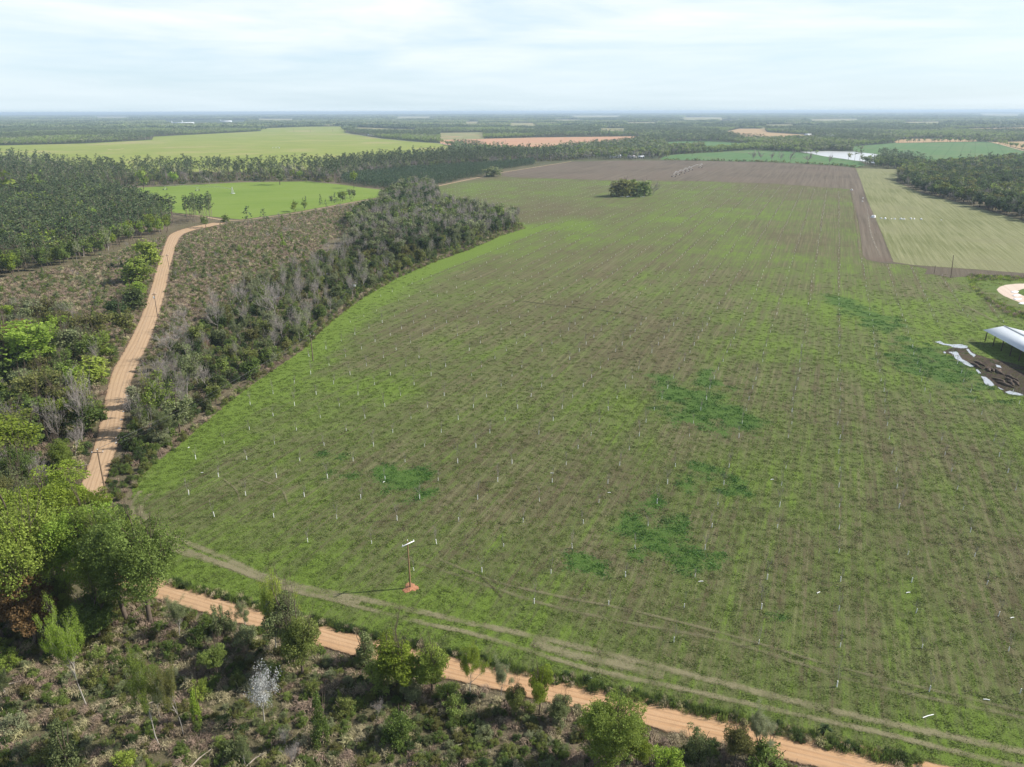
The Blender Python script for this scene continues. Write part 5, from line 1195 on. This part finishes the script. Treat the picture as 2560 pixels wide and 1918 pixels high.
for (a, b, lb) in ((1780,432,'farthest of three white sheeted piles on the sandy loop'),(1796,462,'middle of three white sheeted piles on the sandy loop'),(1802,492,'nearest of three white sheeted piles on the sandy loop'),(1845,528,'white sheeted pile at the edge of the picture beside the loop')):
    x, y = c9([(a,b)])[0]; lump('sheeted_pile', x, y, 4.5, 2.2, .5, .3, WH, lb, 'pile', 'white sheeted piles on the loop')
# white bags in the mown field
C3 = lambda a, b: P(1700+a/2.572, 230+b/2.572)
for i, (a, b, s_) in enumerate([(1245,808,2.6),(1292,815,1.3),(1318,818,1.8),(1358,818,1.0),(1380,819,1.3),(1420,820,1.6),(1440,820,1.3),(1484,818,1.5),(1505,819,1.3),(1550,821,1.5),(1680,825,.8),(1104,632,1.8),(1175,684,1.0),(1173,705,1.0),(1235,800,1.2),(1228,808,1.0)]):
    x, y = C3(a, b); nm = ['first','second','third','fourth','fifth','sixth','seventh','eighth','ninth','tenth','faint last'][i] if i < 11 else ''
    lump('white_bag', x, y, s_*1.3, s_, s_*.75, rng.uniform(0,3), WH, (f'{nm} white bag from the left in the line across the mown field' if i < 11 else ['white bag at the top corner of the bare strip','small white bag on the upper bare strip','small white bag lower on the bare strip','white scrap behind the first bag','white scrap left of the first bag'][i-11]), 'bag', 'white bags dropped in the field')
# plastic scraps beside the left road
for i, (px, py) in enumerate([(322,968),(318,990),(312,1012),(308,1030),(303,1050),(298,1072),(293,1095),(290,1108)]):
    x, y = P(px, py); lump('plastic_scrap', x, y, .5, 1.5, .25, rng.uniform(0,3), GREY, f"{['topmost','second','third','fourth','fifth','sixth','seventh','lowest'][i]} pale plastic scrap in the ditch right of the left road", 'scrap', 'scraps along the ditch')
# fallen logs in clearing
LOGM = plain_mat('dead_log', (.33,.28,.23), .9)
for i, (px, py, L, a) in enumerate([(165,780,4,.7),(135,737,6,.2),(250,690,4,.5),(205,1150,2.4,1.3),(190,1170,2.2,.9),(648,548,5,.2),(215,1165,2,.4),(60,1005+700,4,.3),(640,1900,3,.9),(1170,1860,3,.3),(380,1760,3,.5),(500,1900,4,1.1)]):
    x, y = P(px, py); mb = MB(); mb.tube([(-L/2,0,.15),(0,.15,.2),(L/2,-.1,.15)], [.11,.09,.05], 7, .5, cap=False); o = link('fallen_log', mb.mesh('fallen_log', [LOGM])); o.location = (x, y, 0); o.rotation_euler = (0,0,a)
    tag(o, ['pale dead log lying in the left clearing','dead log at the back of the left clearing','dead log below the pine wood','cut trunk on the left verge above the leaning pole','second cut trunk on the left verge','dead log by the pivot field corner','third cut trunk on the left verge','dead branch in the bottom left scrub','dead branch at the bottom edge, left','dead branch at the bottom below the road','dead branch beside the twin-trunked tree','dead branch in the lowest left scrub'][i], 'log', 'dead wood on the ground')

# ------------------------------------------------------------------ centre-pivot irrigation
def pivot(pts, label, sag=2.0):
    e = empty('irrigation_pivot', (*pts[0], 0), 0, label, 'irrigation rig'); o0 = np.array(pts[0])
    RUB = plain_mat('tyre_rubber', (.03,.03,.03), .8) if 'tyre_rubber' not in bpy.data.materials else bpy.data.materials['tyre_rubber']
    for a, b in zip(pts[:-1], pts[1:]):
        a = np.array(a)-o0; b = np.array(b)-o0; t = np.linspace(0,1,11); L = np.hypot(*(b-a)); mb = MB()
        arc = np.stack([a[0]+(b-a)[0]*t, a[1]+(b-a)[1]*t, 4.0+sag*4*t*(1-t)], 1); mb.tube(arc, .11, 6, .5); low = arc.copy(); low[:,2] -= 1.6*np.sin(np.pi*t); mb.tube(low, .05, 4, .5)
        for k in range(1,10): mb.tube([arc[k], low[k]], .04, 3, .5, cap=False)
        link('span', mb.mesh('span', [GREY]), e)
    for a in pts[1:]:
        a = np.array(a)-o0; d = unit(np.array(pts[1])-np.array(pts[0])); nrm = np.array([-d[1], d[0]]); mb = MB()
        for sg in (-1,1): mb.tube([(a[0]+nrm[0]*2.2*sg, a[1]+nrm[1]*2.2*sg, .9),(a[0],a[1],4.0)], .08, 4, .5)
        mb.tube([(a[0]+nrm[0]*2.2, a[1]+nrm[1]*2.2, .9),(a[0]-nrm[0]*2.2, a[1]-nrm[1]*2.2, .9)], .1, 4, .5); link('tower', mb.mesh('tower', [GREY]), e)
        for sg in (-1,1):
            wb = MB(); c = np.array([a[0]+nrm[0]*2.2*sg, a[1]+nrm[1]*2.2*sg, .75]); an = np.linspace(0, 2*math.pi, 17)
            wb.tube([c+np.array([nrm[0]*math.cos(q)*.55, nrm[1]*math.cos(q)*.55, math.sin(q)*.55]) for q in an], .2, 6, .5, cap=False); wb.box(c, (.25,.25,.5), 0); link('wheel', wb.mesh('wheel', [RUB]), e)
pivot([P(1756,418.5),P(1751,420),P(1727,426),P(1718,429.5),P(1707,434),P(1695,438.5),P(1684,443)], 'long arched irrigation rig on wheels in the plowed field')
pivot([P(582,483),P(494,477.5),P(413,475)], 'long irrigation rig in the green pivot field')
# pivot centre stand
x, y = P(582,484); mb = MB()
for a in range(4): mb.tube([(1.6*math.cos(a*1.57),1.6*math.sin(a*1.57),0),(.2*math.cos(a*1.57),.2*math.sin(a*1.57),6.5)], .12, 4, .5)
for z in (1.5,3.2,4.8):
    r_ = 1.6-1.4*z/6.5; mb.tube([(r_*math.cos(a*1.57),r_*math.sin(a*1.57),z) for a in range(5)], .07, 4, .5)
mb.box((0,0,.1), (4,4,.2)); o = link('pivot_stand', mb.mesh('pivot_stand', [GREY])); o.location = (x, y, .08); tag(o, 'grey lattice stand at the hub of the pivot field', 'pivot stand')
x, y = P(698,371); mb = MB(); mb.box((0,0,1.5), (5,4,3)); mb.tube([(0,0,3),(0,0,6)], .3, 6, .5); mb.tube([(0,0,5.5),(-45,4,4)], .2, 6, .5); mb.box((-22,2,2),(1.5,3,4)); mb.box((-45,4,1.8),(1.5,3,3.6)); o = link('irrigation_machine', mb.mesh('irrigation_machine', [GREY])); o.scale = (.35,.5,.6); o.location = (x, y, .08); tag(o, 'tiny white irrigation machine out in the far yellow field', 'irrigation rig')

# ------------------------------------------------------------------ far buildings
RW = plain_mat('white_roof', (.72,.74,.76), .5, .1, var=.06); WALLM = plain_mat('pale_wall', (.55,.55,.52), .8); GR = plain_mat('grey_roof', (.38,.36,.36), .7, var=.1); GLASS = plain_mat('dark_glass', (.03,.03,.04), .1)
def house(name, px, py, L, Wd, eh_, rh_, rz, roof, label, wall=WALLM, wins=3):
    x, y = P(px, py); e = empty(name, (x, y, 0), rz, label, 'building')
    mb = MB(); mb.box((0,0,eh_/2), (L,Wd,eh_)); V = [(-L/2,-Wd/2,eh_),(-L/2,Wd/2,eh_),(-L/2,0,rh_-.1),(-L/2,0,rh_-.1)]; mb.add(V, [(0,1,2,3)]); mb.add([(L/2,-Wd/2,eh_),(L/2,Wd/2,eh_),(L/2,0,rh_-.1),(L/2,0,rh_-.1)], [(0,1,2,3)])
    link('wall', mb.mesh('wall', [wall]), e); o_ = .6
    slab('roof', [(-L/2-o_,-Wd/2-o_,eh_-.1),(L/2+o_,-Wd/2-o_,eh_-.1),(L/2+o_,0,rh_),(-L/2-o_,0,rh_)], .2, roof, e)
    slab('roof', [(-L/2-o_,Wd/2+o_,eh_-.1),(L/2+o_,Wd/2+o_,eh_-.1),(L/2+o_,.01,rh_),(-L/2-o_,.01,rh_)], .2, roof, e)
    for k in range(wins):
        wb = MB(); wb.box((-L/2+L*(k+.5)/wins, -Wd/2-.03, eh_*.55), (min(1.6, L/wins*.5), .08, min(1.4, eh_*.5))); link('window', wb.mesh('window', [GLASS]), e)
    db = MB(); db.box((L*.08, -Wd/2-.04, 1.05), (1.0,.1,2.1)); link('door', db.mesh('door', [DARKW]), e)
house('poultry_house', 459, 309.5, 150, 18, 5, 10, .02, RW, 'left of two long white barns far off among the trees', WH, 12)
house('poultry_house', 565, 305, 95, 18, 5, 10, .02, RW, 'right and farther of two long white barns among the trees', WH, 8)
for i, (px, py, top) in enumerate([(430,309,20),(456,308,21),(551,304.5,22)]):
    x, y = P(px, py); mb = MB(); mb.tube([(0,0,0),(0,0,top*.8),(0,0,top)], [3,3,.4], 10, .5, cap=False); o = link('feed_silo', mb.mesh('feed_silo', [RW], True)); o.location = (x, y, 0); tag(o, ['pale silo at the left end of the left long barn','pale silo behind the middle of the left long barn','pale silo by the right long barn'][i], 'silo')
house('farmhouse', 1538, 395, 20, 9, 3, 5.5, .1, RW, 'small white-roofed house in the bare trees behind the plowed field', WH)
house('farmhouse', 1580, 396, 16, 8, 2.8, 5, -.2, GR, 'small grey-roofed house right of the white-roofed one')
house('farmhouse', 1602, 396, 10, 6, 2.8, 4.5, .1, RW, 'tiny pale outbuilding right of the grey-roofed house')
house('farm_shed', 1957, 362, 34, 10, 3.5, 6.5, .05, GR, 'long grey-roofed shed in the wood behind the pond')
house('farmhouse', 2252, 345.5, 32, 12, 3.5, 7, .1, RW, 'white-roofed building beside the small brown field at right')
house('farmhouse', 2019, 340, 22, 12, 3.5, 7, .1, RW, 'white house at the edge of the far brown field')
house('farmhouse', 2075, 342.5, 20, 12, 3.5, 7, -.1, RW, 'small white house right of the one at the brown field')
house('farmhouse', 927, 340, 20, 9, 3, 6, .2, RW, 'tiny white house beside the road at the far yellow field')
# concrete tank? short dark scrub palm above the orange road
x, y = P(2057,1838); mb = MB(); cr = MB(); mb.tube([(0,0,0),(.1,0,.8),(.15,0,1.3)], [.16,.14,.12], 7, .5)
for i in range(34):
    a = rng.uniform(0,6.28); el = rng.uniform(.1,1.3); L = rng.uniform(.8,1.3); d0 = np.array([math.cos(a)*math.cos(el), math.sin(a)*math.cos(el), math.sin(el)]); pts = [np.array([.15,0,1.25])+d0*L*t - np.array([0,0,.5*t*t*L]) for t in np.linspace(0,1,5)]
    sd = np.array([-math.sin(a), math.cos(a), 0]); wv = [.03,.12,.14,.1,.02]
    V = np.concatenate([[p_+sd*w for p_, w in zip(pts, wv)], [p_-sd*w+np.array([0,0,-.03]) for p_, w in zip(pts, wv)]]); cr.add(V, [(j,j+1,j+6,j+5) for j in range(4)], rng.random())
e = empty('palm_shrub', (x, y, 0), 0, 'small dark bushy palm-like plant on the bank above the orange road', 'plant'); link('trunk', mb.mesh('trunk', [BARK]), e); link('fronds', cr.mesh('fronds', [LM['dg']]), e)

# ------------------------------------------------------------------ light, sky, haze
SUN_EL, SUN_AZ = R(37), math.atan2(13.1, 1.8)      # azimuth measured from +Y towards +X
sd = bpy.data.lights.new('sun', 'SUN'); sd.energy = 5.0; sd.angle = R(.5); sd.color = (1, .95, .87)
so = bpy.data.objects.new('sun', sd); COL.objects.link(so)
v = Vector((math.sin(SUN_AZ)*math.cos(SUN_EL), math.cos(SUN_AZ)*math.cos(SUN_EL), math.sin(SUN_EL)))
so.rotation_euler = v.to_track_quat('Z', 'Y').to_euler(); so.location = (100, 0, 200)
w = bpy.data.worlds.new('World'); scene.world = w; w.use_nodes = True; t = NT(w.node_tree)
out = t.n('ShaderNodeOutputWorld'); sky = t.n('ShaderNodeTexSky', sky_type='NISHITA', sun_disc=False, sun_elevation=SUN_EL, sun_rotation=SUN_AZ, altitude=100, air_density=1.0, dust_density=1.0, ozone_density=1.5)
g = t.n('ShaderNodeTexCoord').outputs['Generated']; sp = t.n('ShaderNodeSeparateXYZ', i_0=g)
el = sp.outputs[2]; az = t.math('ARCTAN2', sp.outputs[0], sp.outputs[1])
q = t.n('ShaderNodeCombineXYZ', i_0=t.math('MULTIPLY', az, 1.0), i_1=t.math('MULTIPLY', t.math('POWER', t.math('MAXIMUM', el, 0.0001), .6), 5.0), i_2=0.0).outputs[0]
q = t.mapping(q, .12, (1,1,1)); n1 = t.noise(q, 2.2, 7, .55, .6); n2 = t.noise(q, 6.0, 6, .6, .3)
cl = t.ramp(t.math('ADD', t.math('MULTIPLY', n1, .75), t.math('MULTIPLY', n2, .25)), .33, .62)
up = t.ramp(el, -.02, .10)
cloud = t.mix(up, (5.7,6.6,7.15), (7.2,7.4,7.4)); base = t.mix(up, (4.75,6.1,7.05), (4.35,5.8,7.0))
c = t.mix(.72, sky.outputs[0], base); c = t.mix(t.math('MULTIPLY', cl, t.math('MULTIPLY_ADD', up, .45, .45)), c, cloud)
hi = t.ramp(el, .15, .6); c = t.mix(hi, c, t.mix(.3, sky.outputs[0], (2.9,3.2,3.5)))
bg = t.n('ShaderNodeBackground', i_Color=c, i_Strength=.10); t.link(bg.outputs[0], out.inputs[0])
HB = MB(); HB.box((0, 14000, 42.0), (60000, 34000, 86.0)); me = HB.mesh('haze', [])
m = bpy.data.materials.new('haze'); m.use_nodes = True; t = NT(m.node_tree); out = t.n('ShaderNodeOutputMaterial')
vol = t.n('ShaderNodeVolumePrincipled', i_Color=(.62,.78,.95,1), i_Density=9e-5); vol.inputs['Anisotropy'].default_value = .1
t.link(vol.outputs[0], out.inputs['Volume']); me.materials.clear(); me.materials.append(m); tag(link('haze', me), 'thin bluish haze over the countryside', 'haze', None, 'stuff')
vs = scene.view_settings; vs.view_transform = 'Standard'; vs.look = 'None'; vs.exposure = .60; vs.gamma = 1
scene.render.engine = 'CYCLES'
scene.cycles.max_bounces = 5; scene.cycles.diffuse_bounces = 2; scene.cycles.glossy_bounces = 2; scene.cycles.transmission_bounces = 2; scene.cycles.transparent_max_bounces = 12; scene.cycles.volume_bounces = 0
print('OBJECTS', len(bpy.data.objects))
